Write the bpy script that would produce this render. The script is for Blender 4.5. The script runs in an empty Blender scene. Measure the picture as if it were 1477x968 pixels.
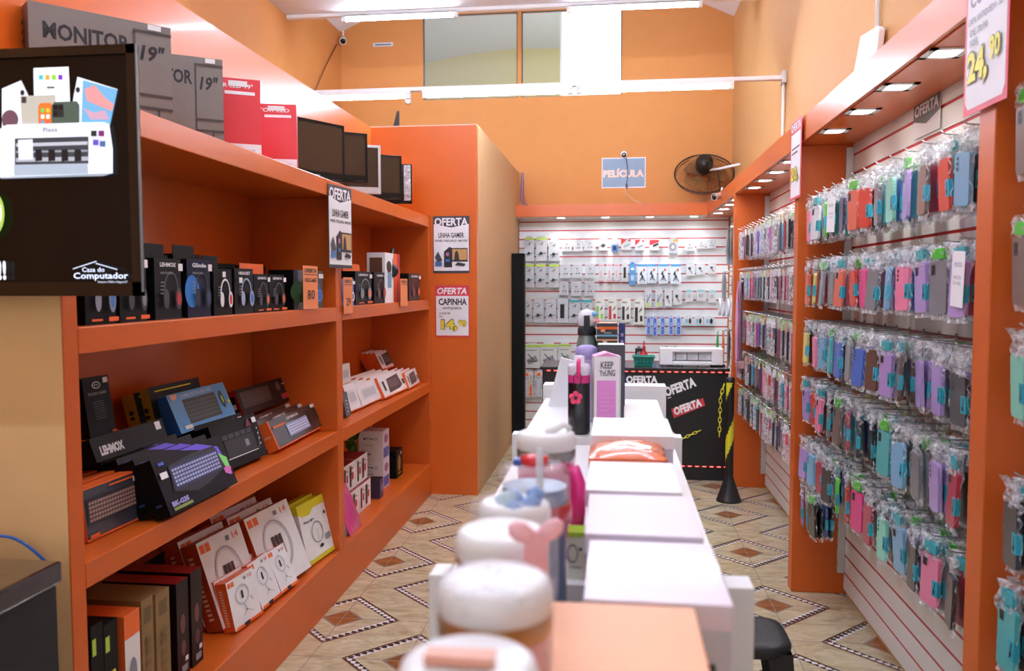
import bpy, bmesh, math, random
from math import sin, cos, pi, radians as R
from mathutils import Vector, Matrix
random.seed(7)
S = bpy.context.scene
COL = S.collection
# ---------------------------------------------------------------- camera, light, exposure
CAMZ = 1.65
F, YAW, PIT, ROL = 1191.8, 0.124332, -0.060122, -0.00169
fw = Vector((-sin(YAW)*cos(PIT), cos(YAW)*cos(PIT), sin(PIT)))
rt = Vector((cos(YAW), sin(YAW), 0)); up = rt.cross(fw)
rt, up = cos(ROL)*rt+sin(ROL)*up, -sin(ROL)*rt+cos(ROL)*up
cam = bpy.data.cameras.new('camera'); camo = bpy.data.objects.new('camera', cam); COL.objects.link(camo)
camo.matrix_world = Matrix(((rt.x, up.x, -fw.x, 0), (rt.y, up.y, -fw.y, 0), (rt.z, up.z, -fw.z, CAMZ), (0, 0, 0, 1)))
cam.sensor_width = 36; cam.lens = F/1477*36; cam.clip_start = .05
cam.dof.use_dof = True; cam.dof.focus_distance = 4.2; cam.dof.aperture_fstop = 4.0
S.camera = camo
S.view_settings.view_transform = 'Standard'; S.view_settings.look = 'None'
S.view_settings.gamma = 1; S.view_settings.use_curve_mapping = False
S.view_settings.exposure = 0.53
world = bpy.data.worlds.new('world'); S.world = world; world.use_nodes = True
bg = world.node_tree.nodes['Background']; bg.inputs[0].default_value = (.93, .96, 1, 1); bg.inputs[1].default_value = .15
FILL = bpy.data.lights.new('shopfront_fill', 'AREA'); FILL.shape = 'RECTANGLE'; FILL.size = 4.0; FILL.size_y = 3.4  # added fill lamp behind the camera, stands for daylight from the unseen front
FILL.energy = 36; FILL.color = (.95, .97, 1)
do = bpy.data.objects.new('shopfront_fill', FILL); COL.objects.link(do); do.location = (-.9, -3.2, 2.3); do.rotation_euler = (R(90), 0, 0)
TUBE_E = 110.0; SPOT_W = 8.0

# pixel of the photograph -> point in the room on a known plane
def ray(x, y): return (x-738.5)/F*rt-(y-484)/F*up+fw
def oz(x, y, Z): d = ray(x, y); return Vector((0, 0, CAMZ))+d*((Z-CAMZ)/d.z)
def ox(x, y, X): d = ray(x, y); return Vector((0, 0, CAMZ))+d*(X/d.x)
def oy(x, y, Y): d = ray(x, y); return Vector((0, 0, CAMZ))+d*(Y/d.y)

# ---------------------------------------------------------------- materials
def lin(h):
    h = h.lstrip('#'); c = [int(h[i:i+2], 16)/255 for i in (0, 2, 4)]
    return tuple(((v/12.92) if v <= .04045 else ((v+.055)/1.055)**2.4) for v in c)+(1,)
_m = {}
def M(hexc, r=.5, m=0.0, e=0.0, coat=0.0, var=.06, bump=0.0, bs=60, alpha=1.0, tr=0.0, spec=.5):
    k = (hexc, r, m, e, coat, var, bump, bs, alpha, tr, spec)
    if k in _m: return _m[k]
    mt = bpy.data.materials.new('mat_%d' % len(_m)); mt.use_nodes = True; nt = mt.node_tree; N = nt.nodes; Lk = nt.links
    p = N['Principled BSDF']; c = lin(hexc)
    p.inputs['Base Color'].default_value = c; p.inputs['Roughness'].default_value = r; p.inputs['Metallic'].default_value = m
    p.inputs['Coat Weight'].default_value = coat; p.inputs['Coat Roughness'].default_value = .08
    p.inputs['Alpha'].default_value = alpha; p.inputs['Transmission Weight'].default_value = tr
    p.inputs['Specular IOR Level'].default_value = spec
    tc = N.new('ShaderNodeTexCoord'); nz = N.new('ShaderNodeTexNoise'); nz.inputs['Scale'].default_value = 7; nz.inputs['Detail'].default_value = 2
    Lk.new(tc.outputs['Object'], nz.inputs['Vector'])
    if e > 0:
        p.inputs['Emission Color'].default_value = c; p.inputs['Emission Strength'].default_value = e
    elif var > 0:
        mx = N.new('ShaderNodeMix'); mx.data_type = 'RGBA'
        mx.inputs['A'].default_value = tuple(v*(1-var) for v in c[:3])+(1,); mx.inputs['B'].default_value = tuple(min(1, v*(1+var)) for v in c[:3])+(1,)
        Lk.new(nz.outputs[0], mx.inputs['Factor']); Lk.new(mx.outputs['Result'], p.inputs['Base Color'])
    if bump > 0:
        n2 = N.new('ShaderNodeTexNoise'); n2.inputs['Scale'].default_value = bs; n2.inputs['Detail'].default_value = 3
        Lk.new(tc.outputs['Object'], n2.inputs['Vector'])
        b = N.new('ShaderNodeBump'); b.inputs['Strength'].default_value = bump; b.inputs['Distance'].default_value = .01
        Lk.new(n2.outputs[0], b.inputs['Height']); Lk.new(b.outputs[0], p.inputs['Normal'])
    _m[k] = mt; return mt
def film(tint='#f2f6fa', alpha=.5, r=.12, scale=45, bump=1.0, name='clear_film'):
    k = ('film', tint, alpha, r, scale, bump)
    if k in _m: return _m[k]
    mt = bpy.data.materials.new(name); mt.use_nodes = True; nt = mt.node_tree; N = nt.nodes; Lk = nt.links
    p = N['Principled BSDF']; p.inputs['Base Color'].default_value = lin(tint); p.inputs['Roughness'].default_value = r
    p.inputs['Specular IOR Level'].default_value = 1.0
    tc = N.new('ShaderNodeTexCoord'); n = N.new('ShaderNodeTexNoise'); n.inputs['Scale'].default_value = scale; n.inputs['Detail'].default_value = 4
    Lk.new(tc.outputs['Object'], n.inputs['Vector'])
    b = N.new('ShaderNodeBump'); b.inputs['Strength'].default_value = bump; b.inputs['Distance'].default_value = .02
    Lk.new(n.outputs[0], b.inputs['Height']); Lk.new(b.outputs[0], p.inputs['Normal'])
    rp = N.new('ShaderNodeMapRange'); rp.inputs['From Min'].default_value = .35; rp.inputs['From Max'].default_value = .65
    rp.inputs['To Min'].default_value = max(0, alpha-.28); rp.inputs['To Max'].default_value = min(1, alpha+.28)
    Lk.new(n.outputs[0], rp.inputs['Value']); Lk.new(rp.outputs[0], p.inputs['Alpha'])
    _m[k] = mt; return mt
def objcol(r=.35, coat=.4, bump=0.25):
    k = ('objcol', r, coat, bump)
    if k in _m: return _m[k]
    mt = bpy.data.materials.new('object_coloured_plastic'); mt.use_nodes = True; nt = mt.node_tree; N = nt.nodes; Lk = nt.links
    p = N['Principled BSDF']; p.inputs['Roughness'].default_value = r; p.inputs['Coat Weight'].default_value = coat; p.inputs['Coat Roughness'].default_value = .15
    oi = N.new('ShaderNodeObjectInfo'); Lk.new(oi.outputs['Color'], p.inputs['Base Color'])
    tc = N.new('ShaderNodeTexCoord'); n = N.new('ShaderNodeTexNoise'); n.inputs['Scale'].default_value = 30; Lk.new(tc.outputs['Object'], n.inputs['Vector'])
    b = N.new('ShaderNodeBump'); b.inputs['Strength'].default_value = bump; b.inputs['Distance'].default_value = .01
    Lk.new(n.outputs[0], b.inputs['Height']); Lk.new(b.outputs[0], p.inputs['Coat Normal'])
    _m[k] = mt; return mt

# ---------------------------------------------------------------- mesh builder
_txt = {}
def glyphs(s, bold=0.0, shear=0.0):
    k = (s, bold, shear)
    if k in _txt: return _txt[k]
    cu = bpy.data.curves.new('t', 'FONT'); cu.body = s; cu.offset = bold; cu.shear = shear; cu.resolution_u = 2; cu.fill_mode = 'FRONT'
    ob = bpy.data.objects.new('t', cu); COL.objects.link(ob)
    me = ob.to_mesh(); vs = [tuple(v.co[:2]) for v in me.vertices]; fs = [tuple(p.vertices) for p in me.polygons]
    ob.to_mesh_clear(); bpy.data.objects.remove(ob); bpy.data.curves.remove(cu)
    x0 = min(v[0] for v in vs); x1 = max(v[0] for v in vs); y0 = min(v[1] for v in vs); y1 = max(v[1] for v in vs)
    _txt[k] = (vs, fs, x0, x1, y0, y1); return _txt[k]
class MB:
    def __init__(s): s.v = []; s.f = []; s.mi = []; s.m = []; s.sm = []; s.X = Matrix.Identity(4)
    def mat(s, m):
        if m not in s.m: s.m.append(m)
        return s.m.index(m)
    def add(s, vs, fs, m, smooth=False):
        o = len(s.v); i = s.mat(m)
        s.v += [s.X @ Vector(v) for v in vs]; s.f += [tuple(a+o for a in f) for f in fs]; s.mi += [i]*len(fs); s.sm += [smooth]*len(fs)
    def box(s, a, b, m):
        x0, x1 = sorted((a[0], b[0])); y0, y1 = sorted((a[1], b[1])); z0, z1 = sorted((a[2], b[2]))
        vs = [(x0, y0, z0), (x1, y0, z0), (x1, y1, z0), (x0, y1, z0), (x0, y0, z1), (x1, y0, z1), (x1, y1, z1), (x0, y1, z1)]
        ms = m if isinstance(m, (list, tuple)) else [m]*6   # bottom, top, -y, +x, +y, -x
        for f, mm in zip([(0, 3, 2, 1), (4, 5, 6, 7), (0, 1, 5, 4), (1, 2, 6, 5), (2, 3, 7, 6), (3, 0, 4, 7)], ms): s.add(vs, [f], mm) if isinstance(m, (list, tuple)) else None
        if not isinstance(m, (list, tuple)): s.add(vs, [(0, 3, 2, 1), (4, 5, 6, 7), (0, 1, 5, 4), (1, 2, 6, 5), (2, 3, 7, 6), (3, 0, 4, 7)], m)
    def quad(s, a, b, c, d, m): s.add([a, b, c, d], [(0, 1, 2, 3)], m)
    def prism(s, pts, y0, y1, m):            # polygon in x,z extruded along y
        n = len(pts); vs = [(p[0], y0, p[1]) for p in pts]+[(p[0], y1, p[1]) for p in pts]
        s.add(vs, [tuple(range(n)), tuple(range(2*n-1, n-1, -1))]+[(i, i+n, (i+1) % n+n, (i+1) % n) for i in range(n)], m)
    def lathe(s, prof, m, n=28, c=(0, 0, 0), cap=True):   # prof [(r,z)]
        vs = []; fs = []
        for r, z in prof: vs += [(c[0]+r*cos(2*pi*i/n), c[1]+r*sin(2*pi*i/n), c[2]+z) for i in range(n)]
        for k in range(len(prof)-1): fs += [(k*n+i, k*n+(i+1) % n, (k+1)*n+(i+1) % n, (k+1)*n+i) for i in range(n)]
        s.add(vs, fs, m, True)
        if cap:
            o = len(prof)-1; s.add(vs[:n], [tuple(range(n-1, -1, -1))], m); s.add(vs[o*n:], [tuple(range(n))], m)
    def tube(s, pts, r, m, n=8, closed=False):
        P = [Vector(p) for p in pts]; vs = []; fs = []; K = len(P)
        ax = [sum(abs((P[i+1]-P[i]).normalized()[a]) for i in range(K-1)) for a in range(3)]; ref = Vector([1.0 if a == ax.index(min(ax)) else 0.0 for a in range(3)])
        for i, p in enumerate(P):
            a = P[(i-1) % K] if (closed or i) else p; b = P[(i+1) % K] if (closed or i < K-1) else p
            t = (b-a).normalized(); q = t.cross(ref)
            if q.length < .05: q = t.cross(Vector((ref.y, ref.z, ref.x)))
            q.normalize(); w = t.cross(q)
            rr = r[i] if isinstance(r, (list, tuple)) else r
            vs += [tuple(p+q*rr*cos(2*pi*j/n)+w*rr*sin(2*pi*j/n)) for j in range(n)]
        for k in range(K if closed else K-1): fs += [(k*n+j, k*n+(j+1) % n, ((k+1) % K)*n+(j+1) % n, ((k+1) % K)*n+j) for j in range(n)]
        if not closed: fs += [tuple(range(n-1, -1, -1)), tuple(range((K-1)*n, K*n))]
        s.add(vs, fs, m, True)
    def build(s, name, parent=None, loc=(0, 0, 0), rot=(0, 0, 0), bevel=0):
        me = bpy.data.meshes.new(name); me.from_pydata([tuple(v) for v in s.v], [], s.f); 
        for m in s.m: me.materials.append(m)
        me.polygons.foreach_set('material_index', s.mi); me.polygons.foreach_set('use_smooth', s.sm); me.update()
        o = bpy.data.objects.new(name, me); COL.objects.link(o); o.location = loc; o.rotation_euler = rot
        if parent: o.parent = parent
        if bevel:
            b = o.modifiers.new('bevel', 'BEVEL'); b.width = bevel; b.segments = 2; b.limit_method = 'ANGLE'
        return o
class Art:
    """flat print on a face: origin o, unit u and v, outward n, size w x h (u,v in metres)"""
    def __init__(s, mb, o, u, v, w, h, st=.0006):
        s.mb = mb; s.o = Vector(o); s.u = Vector(u); s.v = Vector(v); s.n = s.u.cross(s.v); s.w = w; s.h = h; s.k = 1; s.st = st
    def P(s, a, b): return tuple(s.o+s.u*(a*s.w)+s.v*(b*s.h)+s.n*(s.k*s.st))
    def rect(s, a0, b0, a1, b1, m): s.mb.add([s.P(a0, b0), s.P(a1, b0), s.P(a1, b1), s.P(a0, b1)], [(0, 1, 2, 3)], m); s.k += 1
    def poly(s, pts, m): s.mb.add([s.P(*p) for p in pts], [tuple(range(len(pts)))], m); s.k += 1
    def ell(s, a, b, ra, rb, m, n=20): s.poly([(a+ra*cos(2*pi*i/n), b+rb*sin(2*pi*i/n)) for i in range(n)], m)
    def ring(s, a, b, ra, rb, t, m, n=28):
        vs = [s.P(a+ra*q*cos(2*pi*i/n), b+rb*q*sin(2*pi*i/n)) for q in (1, 1-t) for i in range(n)]
        s.mb.add(vs, [(i, (i+1) % n, (i+1) % n+n, i+n) for i in range(n)], m); s.k += 1
    def line(s, a0, b0, a1, b1, t, m):
        dx = (a1-a0)*s.w; dy = (b1-b0)*s.h; l = math.hypot(dx, dy) or 1; px = -dy/l*t/2/s.w; py = dx/l*t/2/s.h
        s.poly([(a0-px, b0-py), (a1-px, b1-py), (a1+px, b1+py), (a0+px, b0+py)], m)
    def text(s, t, a, b, w, h, m, bold=.02, shear=0, rot=0, fit=True):   # box a..a+w, b..b+h
        if not t: return
        vs, fs, x0, x1, y0, y1 = glyphs(t, bold, shear)
        q = []
        for x, y in vs:
            X = (x-x0)/(x1-x0)*w*s.w; Y = (y-y0)/(y1-y0)*h*s.h
            X, Y = X*cos(rot)-Y*sin(rot), X*sin(rot)+Y*cos(rot)
            q.append(tuple(s.o+s.u*(a*s.w+X)+s.v*(b*s.h+Y)+s.n*(s.k*s.st)))
        s.mb.add(q, fs, m); s.k += 1
def tag(o, label=None, cat=None, group=None, kind=None):
    if label: o['label'] = label
    if cat: o['category'] = cat
    if group: o['group'] = group
    if kind: o['kind'] = kind
    return o
def struct(mb, name, **k): return tag(mb.build(name, **k), kind='structure')
def thing(name, label, cat, loc=(0, 0, 0), rz=0, group=None, rot=None):
    o = bpy.data.objects.new(name, None); COL.objects.link(o); o.empty_display_size = .1
    o.location = loc; o.rotation_euler = rot or (0, 0, rz); return tag(o, label, cat, group)
def dup(root, label=None, loc=None, rot=None, group=None, color=None):
    def cp(o, par):
        c = o.copy(); COL.objects.link(c)
        if par: c.parent = par
        if color is not None: c.color = color
        for ch in list(o.children): cp(ch, c)
        return c
    r = cp(root, None)
    if loc is not None: r.location = loc
    if rot is not None: r.rotation_euler = rot
    if label: r['label'] = label
    if group: r['group'] = group
    return r
ORD = ['first', 'second', 'third', 'fourth', 'fifth', 'sixth', 'seventh', 'eighth', 'ninth', 'tenth', 'eleventh', 'twelfth', 'thirteenth', 'fourteenth', 'fifteenth', 'sixteenth']

ORANGE = M('#d5651e', .3, coat=.12, var=.05, bump=.05, bs=5)
ORANGE_D = M('#cb5c15', .4, coat=.0, var=.05)
TAN = M('#bf9568', .75, var=.04, bump=.08, bs=25)
WALLO = M('#cb8748', .75, var=.05, bump=.08, bs=25)
WHITE = M('#eef0f2', .45); WHITE2 = M('#f4f4f6', .35, coat=.2); CEIL = M('#e6e8ee', .7)
BLACK = M('#121213', .4); BLACKG = M('#0d0d0f', .18, coat=.5); DGREY = M('#33353a', .45); GREY = M('#8f9195', .5)
RED = M('#c8262c', .45); PAPER = M('#f3f3f8', .6); PINK = M('#e89ac0', .45); STEEL = M('#c6c9cc', .25, m=.9); ALU = M('#d4d6d6', .4, m=.5)
LIME = M('#b4d848', .5); YEL = M('#f0e02a', .5); ORG = M('#ee6a26', .5); INK = M('#1c1d24', .5); BLUE = M('#3a78c8', .45)
TEAL = M('#1fa3ad', .4); WOOD = M('#b8905c', .6)

# ---------------------------------------------------------------- floor
def floor_mat():
    mt = bpy.data.materials.new('diamond_tile'); mt.use_nodes = True; nt = mt.node_tree; N = nt.nodes; Lk = nt.links
    p = N['Principled BSDF']
    def mth(op, a, b=None):
        n = N.new('ShaderNodeMath'); n.operation = op
        for i, v in enumerate((a, b)):
            if v is None: continue
            if isinstance(v, (int, float)): n.inputs[i].default_value = v
            else: Lk.new(v, n.inputs[i])
        return n.outputs[0]
    tc = N.new('ShaderNodeTexCoord'); sp = N.new('ShaderNodeSeparateXYZ'); Lk.new(tc.outputs['Object'], sp.inputs[0])
    a = mth('DIVIDE', mth('ADD', sp.outputs[0], 1.338), .4306); b = mth('DIVIDE', mth('SUBTRACT', sp.outputs[1], 3.885), .4266)
    P = mth('MULTIPLY', mth('ADD', a, b), .5); Q = mth('MULTIPLY', mth('SUBTRACT', a, b), .5)
    def cf(x): return mth('SUBTRACT', x, mth('ROUND', x))
    dp = cf(P); dq = cf(Q); r = mth('MULTIPLY', mth('MAXIMUM', mth('ABSOLUTE', dp), mth('ABSOLUTE', dq)), 2)
    ga = mth('LESS_THAN', mth('ABSOLUTE', cf(a)), .006); gb = mth('LESS_THAN', mth('ABSOLUTE', cf(b)), .006); grout = mth('MAXIMUM', ga, gb)
    def band(lo, hi): return mth('MULTIPLY', mth('GREATER_THAN', r, lo), mth('LESS_THAN', r, hi))
    # marble
    mp = N.new('ShaderNodeMapping'); mp.inputs['Scale'].default_value = (3.0, 7, 1); Lk.new(tc.outputs['Object'], mp.inputs[0])
    nz = N.new('ShaderNodeTexNoise'); nz.inputs['Scale'].default_value = 2.4; nz.inputs['Detail'].default_value = 9; nz.inputs['Distortion'].default_value = 1.2; nz.inputs['Roughness'].default_value = .65; Lk.new(mp.outputs[0], nz.inputs['Vector'])
    cr = N.new('ShaderNodeValToRGB'); e = cr.color_ramp.elements; e[0].position = .3; e[0].color = lin('#a38c68'); e[1].position = .66; e[1].color = lin('#cfc2a4')
    x = e.new(.5); x.color = lin('#c0b08e'); Lk.new(nz.outputs[0], cr.inputs[0])
    cr2 = N.new('ShaderNodeValToRGB'); e = cr2.color_ramp.elements; e[0].position = .35; e[0].color = lin('#7a4a20'); e[1].position = .65; e[1].color = lin('#a8622a'); Lk.new(nz.outputs[0], cr2.inputs[0])
    def mix(f, A, B):
        n = N.new('ShaderNodeMix'); n.data_type = 'RGBA'; Lk.new(f, n.inputs['Factor'])
        for nm, v in (('A', A), ('B', B)):
            if isinstance(v, tuple): n.inputs[nm].default_value = v
            else: Lk.new(v, n.inputs[nm])
        return n.outputs['Result']
    c = cr.outputs[0]
    c = mix(band(.64, .68), c, lin('#553622'))
    # chequer of small lozenges inside the band
    K = 18.0
    wv = mth('GREATER_THAN', mth('SINE', mth('MULTIPLY', a, K*pi*1.0)), 0.0); wb = mth('GREATER_THAN', mth('SINE', mth('MULTIPLY', b, K*pi*1.0)), 0.0)
    chk = mth('ABSOLUTE', mth('SUBTRACT', wv, wb))
    chc = mix(chk, lin('#dcd8d8'), lin('#2c2226'))
    c = mix(band(.545, .64), c, chc)
    c = mix(band(.22, .255), c, lin('#8d8274'))
    c = mix(band(-1, .22), c, cr2.outputs[0])
    c = mix(grout, c, lin('#8f8880'))
    Lk.new(c, p.inputs['Base Color']); p.inputs['Roughness'].default_value = .28; p.inputs['Coat Weight'].default_value = .2
    return mt
mb = MB(); mb.quad((-3.2, -3.2, 0), (1.3, -3.2, 0), (1.3, 9.3, 0), (-3.2, 9.3, 0), floor_mat()); struct(mb, 'floor')

# ---------------------------------------------------------------- room shell
XR, YB, XW, XP, YP = 1.22, 9.17, -3.08, -1.067, 6.35
mb = MB(); mb.box((XR+.012, -3.2, 0), (XR+.2, YB+.1, 5.4), M('#cf9f66', .75, var=.04, bump=.08, bs=25)); struct(mb, 'wall_right')
mb = MB(); mb.box((XW-.2, -3.2, 0), (XW, YB+.1, 5.4), WALLO); struct(mb, 'wall_left')
wx0, wx1, wx2, wx3 = oy(610, 85, YB).x, oy(746.5, 85, YB).x, oy(752, 85, YB).x, oy(897, 85, YB).x; wz0 = oy(750, 140.5, YB).z; wz1 = oy(750, 20, YB).z+.03
mb = MB()
mb.box((XW, YB, 0), (XR+.012, YB+.1, wz0), WALLO); mb.box((XW, YB, wz0), (wx0, YB+.1, 5.4), WALLO)
mb.box((wx1, YB, wz0), (wx2, YB+.1, wz1), WALLO); mb.box((wx3, YB, wz0), (XR+.012, YB+.1, 5.4), WALLO); mb.box((wx0, YB, wz1), (wx3, YB+.1, 5.4), WALLO)
struct(mb, 'wall_back')
GLASS = M('#f6fbfb', .03, var=0, alpha=.12)
for i, (a, b) in enumerate(((wx0, wx1), (wx2, wx3))):
    mb = MB(); t = .012; FR = M('#50585a', .4)
    mb.box((a, YB+.03, wz0), (a+t, YB+.05, wz1), FR); mb.box((b-t, YB+.03, wz0), (b, YB+.05, wz1), FR)
    mb.box((a, YB+.03, wz0), (b, YB+.05, wz0+t), FR); mb.box((a, YB+.03, wz1-t), (b, YB+.05, wz1), FR)
    w = struct(mb, 'window_%d' % (i+1))
    g = MB(); g.box((a+t, YB+.036, wz0+t), (b-t, YB+.042, wz1-t), GLASS); g.build('pane', parent=w)
# flat ceiling of the front part
mb = MB(); mb.box((XW, -3.2, 4.19), (XR+.012, 7.6, 4.26), CEIL); struct(mb, 'ceiling')
# vaulted ceiling behind it
mb = MB(); pts = []
for i in range(17):
    t = i/16; x = XW+t*(XR-XW+.012); pts.append((x, 4.5+.62*math.sin(pi*t)))
for i in range(16):
    a, b = pts[i], pts[i+1]; mb.add([(a[0], 7.0, a[1]), (b[0], 7.0, b[1]), (b[0], YB, b[1]), (a[0], YB, a[1])], [(0, 1, 2, 3)], CEIL)
struct(mb, 'ceiling_vault')
# the taller hall seen through the high windows: yellow end wall under a white vault
mb = MB(); HY = 14.0; CEI2 = M('#b9bfc2', .8)
def arch(t): return 4.75+.86*math.sin(pi*t)**.8 if 0 < t < 1 else 4.75
for i in range(24):
    a, b = i/24, (i+1)/24; x0 = -5.2+7.4*a; x1 = -5.2+7.4*b
    mb.add([(x0, YB+.1, arch(a)), (x1, YB+.1, arch(b)), (x1, HY, arch(b)-.0), (x0, HY, arch(a)-.0)], [(0, 1, 2, 3)], CEI2)
struct(mb, 'ceiling_hall')
mb = MB(); YW = M('#b9a92c', .7)
mb.add([(-5.2, HY, 3)]+[(-5.2+7.4*i/24, HY, arch(i/24)) for i in range(25)]+[(2.2, HY, 3)], [tuple(range(27))], YW); struct(mb, 'wall_hall_end')
mb = MB(); mb.box((-5.2, YB+.1, 3), (-5.3, HY, 5.2), YW); mb.box((2.2, YB+.1, 3), (2.3, HY, 5.6), YW); struct(mb, 'wall_hall_sides')
mb = MB(); mb.box((-5.2, YB+.1, 2.9), (2.2, HY, 3.0), M('#c8c4ba', .7)); struct(mb, 'floor_hall')
p0 = oy(811, 150, 11.5); p1 = oy(905, 150, 11.5)
mb = MB(); mb.box((p0.x, 11.5, 3.0), (p1.x+.3, 11.56, 6.2), M('#fbffff', .5, e=2.2, var=0)); mb.box((p0.x-.03, 11.48, 3.0), (p0.x, 11.58, 6.2), WHITE)
struct(mb, 'window_3')
HL = bpy.data.lights.new('hall_light', 'AREA'); HL.size = 3; HL.energy = 38; ho = bpy.data.objects.new('hall_light', HL); COL.objects.link(ho); ho.location = (-1, 11, 3.2); ho.rotation_euler = (R(180), 0, 0)

# orange partition behind the left shelves, pier at its far end and the tan side
mb = MB(); mb.box((-1.96, 2.03, 0), (-1.90, YP, 2.885), ORANGE); struct(mb, 'wall_partition')
mb = MB(); mb.box((-1.96, YP, 0), (XP, YP+.06, 2.885), ORANGE); mb.box((-1.96, YP, 2.885), (XP, YP+.06, 2.893), M('#e8c9b8', .5)); struct(mb, 'wall_pier')
mb = MB(); mb.box((XP-.06, YP+.06, 0), (XP, YB, 2.9), TAN); struct(mb, 'wall_store_side')
mb = MB(); mb.box((-2.6, 2.0, 0), (-1.4405, 2.03, 2.1), M('#f5cb90', .7, bump=.08, bs=25)); mb.box((-2.6, 2.0, 2.1), (-1.905, 2.03, 2.885), TAN); struct(mb, 'wall_end_panel')

# ---------------------------------------------------------------- left shelving unit
u = thing('shelving_unit', 'orange built-in shelving unit along the left wall with boxes on its shelves', 'shelving', (-1.438, 2.0, 0))
def P(mb, name): 
    o = mb.build(name, bevel=.003); o.parent = u; o.matrix_parent_inverse = Matrix.Translation((1.438, -2.0, 0)); return o
mb = MB(); mb.box((-1.9, 2.031, 0), (-1.438, 2.063, 2.105), ORANGE_D); mb.box((-1.4404, 1.999, 0), (-1.436, 2.0309, 2.105), ORANGE_D); P(mb, 'side_panel')
mb = MB(); mb.box((-1.899, 4.145, .25), (-1.438, 4.235, 2.105), ORANGE_D); P(mb, 'divider')
mb = MB(); mb.box((-1.899, 2.0, 2.105), (-1.437, YP-.05, 2.187), ORANGE); P(mb, 'top_shelf')
for k, (z0, z1) in enumerate(((1.467, 1.54), (.82, .892))):
    for y0, y1 in ((2.063, 4.145), (4.235, YP-.05)):
        mb = MB(); mb.box((-1.899, y0, z0), (-1.437, y1, z1), ORANGE_D); P(mb, 'shelf')
mb = MB(); mb.box((-1.899, 2.063, 0), (-1.4385, YP-.05, .25), ORANGE_D); P(mb, 'plinth')
mb = MB(); mb.box((-1.9, YP-.05, 0), (-1.436, YP-.001, 2.2), ORANGE_D); P(mb, 'side_panel')

# ---------------------------------------------------------------- right wall: pillars, soffit, slatwall
mb = MB(); mb.box((.95, .3, 2.385), (.968, YB, 2.498), ORANGE); mb.box((.95, .3, 2.498), (XR+.011, YB, 2.51), ORANGE); mb.box((.968, .3, 2.38), (XR+.011, YB, 2.392), ORANGE)
struct(mb, 'trim_1')
mb = MB(); mb.box((XP, 8.85, 2.385), (.95, 8.868, 2.498), ORANGE); mb.box((XP, 8.85, 2.498), (.95, YB, 2.51), ORANGE); mb.box((XP, 8.868, 2.38), (.95, YB, 2.392), M('#e9d8cc', .5)); struct(mb, 'trim_2')
for i, (y0, y1) in enumerate(((2.25, 2.345), (4.52, 4.61), (6.86, 6.95))):
    mb = MB(); mb.box((.95, y0, 0), (XR+.011, y1, 2.38), ORANGE_D); struct(mb, 'trim_%d' % (3+i), bevel=.003)
SLAT = M('#e6e4e2', .4, var=.03); SLATR = M('#c2101c', .5)
def slatwall(name, label, w, h, z0, loc, rz, n0=0, mat=SLAT):
    mb = MB(); sp = .0958; g = .013; d = .015
    mb.box((0, .004, z0), (w, .0115, h), SLATR)
    z = z0; 
    while z < h-1e-4:
        z2 = min(z+sp-g, h); mb.box((0, 0, z), (w, .008, z2), mat)
        z += sp
    mb.box((0, -.001, z0), (.0, .0, z0), SLATR)
    o = mb.build(name, loc=loc, rot=(0, 0, rz)); tag(o, label, 'slatwall panel'); return o
slatwall('slatwall_panel', 'pale slatwall with red grooves in the nearest right bay, right picture edge', 2.0, 2.38, .03, (XR, 2.25, 0), -pi/2)
slatwall('slatwall_panel', 'pale slatwall with red grooves in the large right bay behind pastel phone cases', 2.175, 2.38, .03, (XR, 4.52, 0), -pi/2)
slatwall('slatwall_panel', 'pale slatwall with red grooves in the middle right bay behind dark and pink packs', 2.25, 2.38, .03, (XR, 6.86, 0), -pi/2)
slatwall('slatwall_panel', 'pale slatwall on the right wall beside the black counter', 2.2, 2.38, .03, (XR, YB-.02, 0), -pi/2)
slatwall('slatwall_panel', 'white slatwall with red grooves covering the back wall under the downlights', XR-XP-.02, 2.38, .06, (XP+.005, YB-.012, 0), 0, mat=M('#e9ecec', .4, var=.02))
for i, (y, lb) in enumerate(((4.50, 'tall pale steel strip at the far end of the large right bay'), (6.84, 'tall pale steel strip at the far end of the middle right bay'))):
    mb = MB(); mb.box((XR-.038, y, .12), (XR-.002, y+.018, 2.36), ALU)
    for k in range(24): mb.box((XR-.0385, y+.005, .16+k*.09), (XR-.038, y+.011, .18+k*.09), DGREY)
    tag(mb.build('support_strip', bevel=.001), lb, 'strip')
# downlights
def downlight(x, y, lab):
    t = thing('downlight', lab, 'downlight', (x, y, 2.38))
    mb = MB(); a = .062
    mb.box((-a, -a, -.004), (a, -a+.022, .0), WHITE); mb.box((-a, a-.022, -.004), (a, a, .0), WHITE)
    mb.box((-a, -a, -.004), (-a+.022, a, .0), WHITE); mb.box((a-.022, -a, -.004), (a, a, .0), WHITE); mb.build('frame', parent=t)
    mb = MB(); mb.lathe([(.0015, -.0015), (.042, -.0025), (.042, -.0005)], M('#fffdf8', .5, e=14, var=0), c=(0, 0, 0)); mb.build('lens', parent=t)
    l = bpy.data.lights.new('spot', 'SPOT'); l.energy = SPOT_W; l.spot_size = R(125); l.spot_blend = .8; l.shadow_soft_size = .04; l.color = (1, .98, .95)
    lo = bpy.data.objects.new('spot', l); COL.objects.link(lo); lo.parent = t; lo.location = (0, 0, -.012)
ys = [1.45, 1.9, 2.797, 3.246, 3.68, 4.125, 5.105, 5.551, 5.975, 6.406, 7.3, 7.712, 8.15, 8.6]
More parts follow.
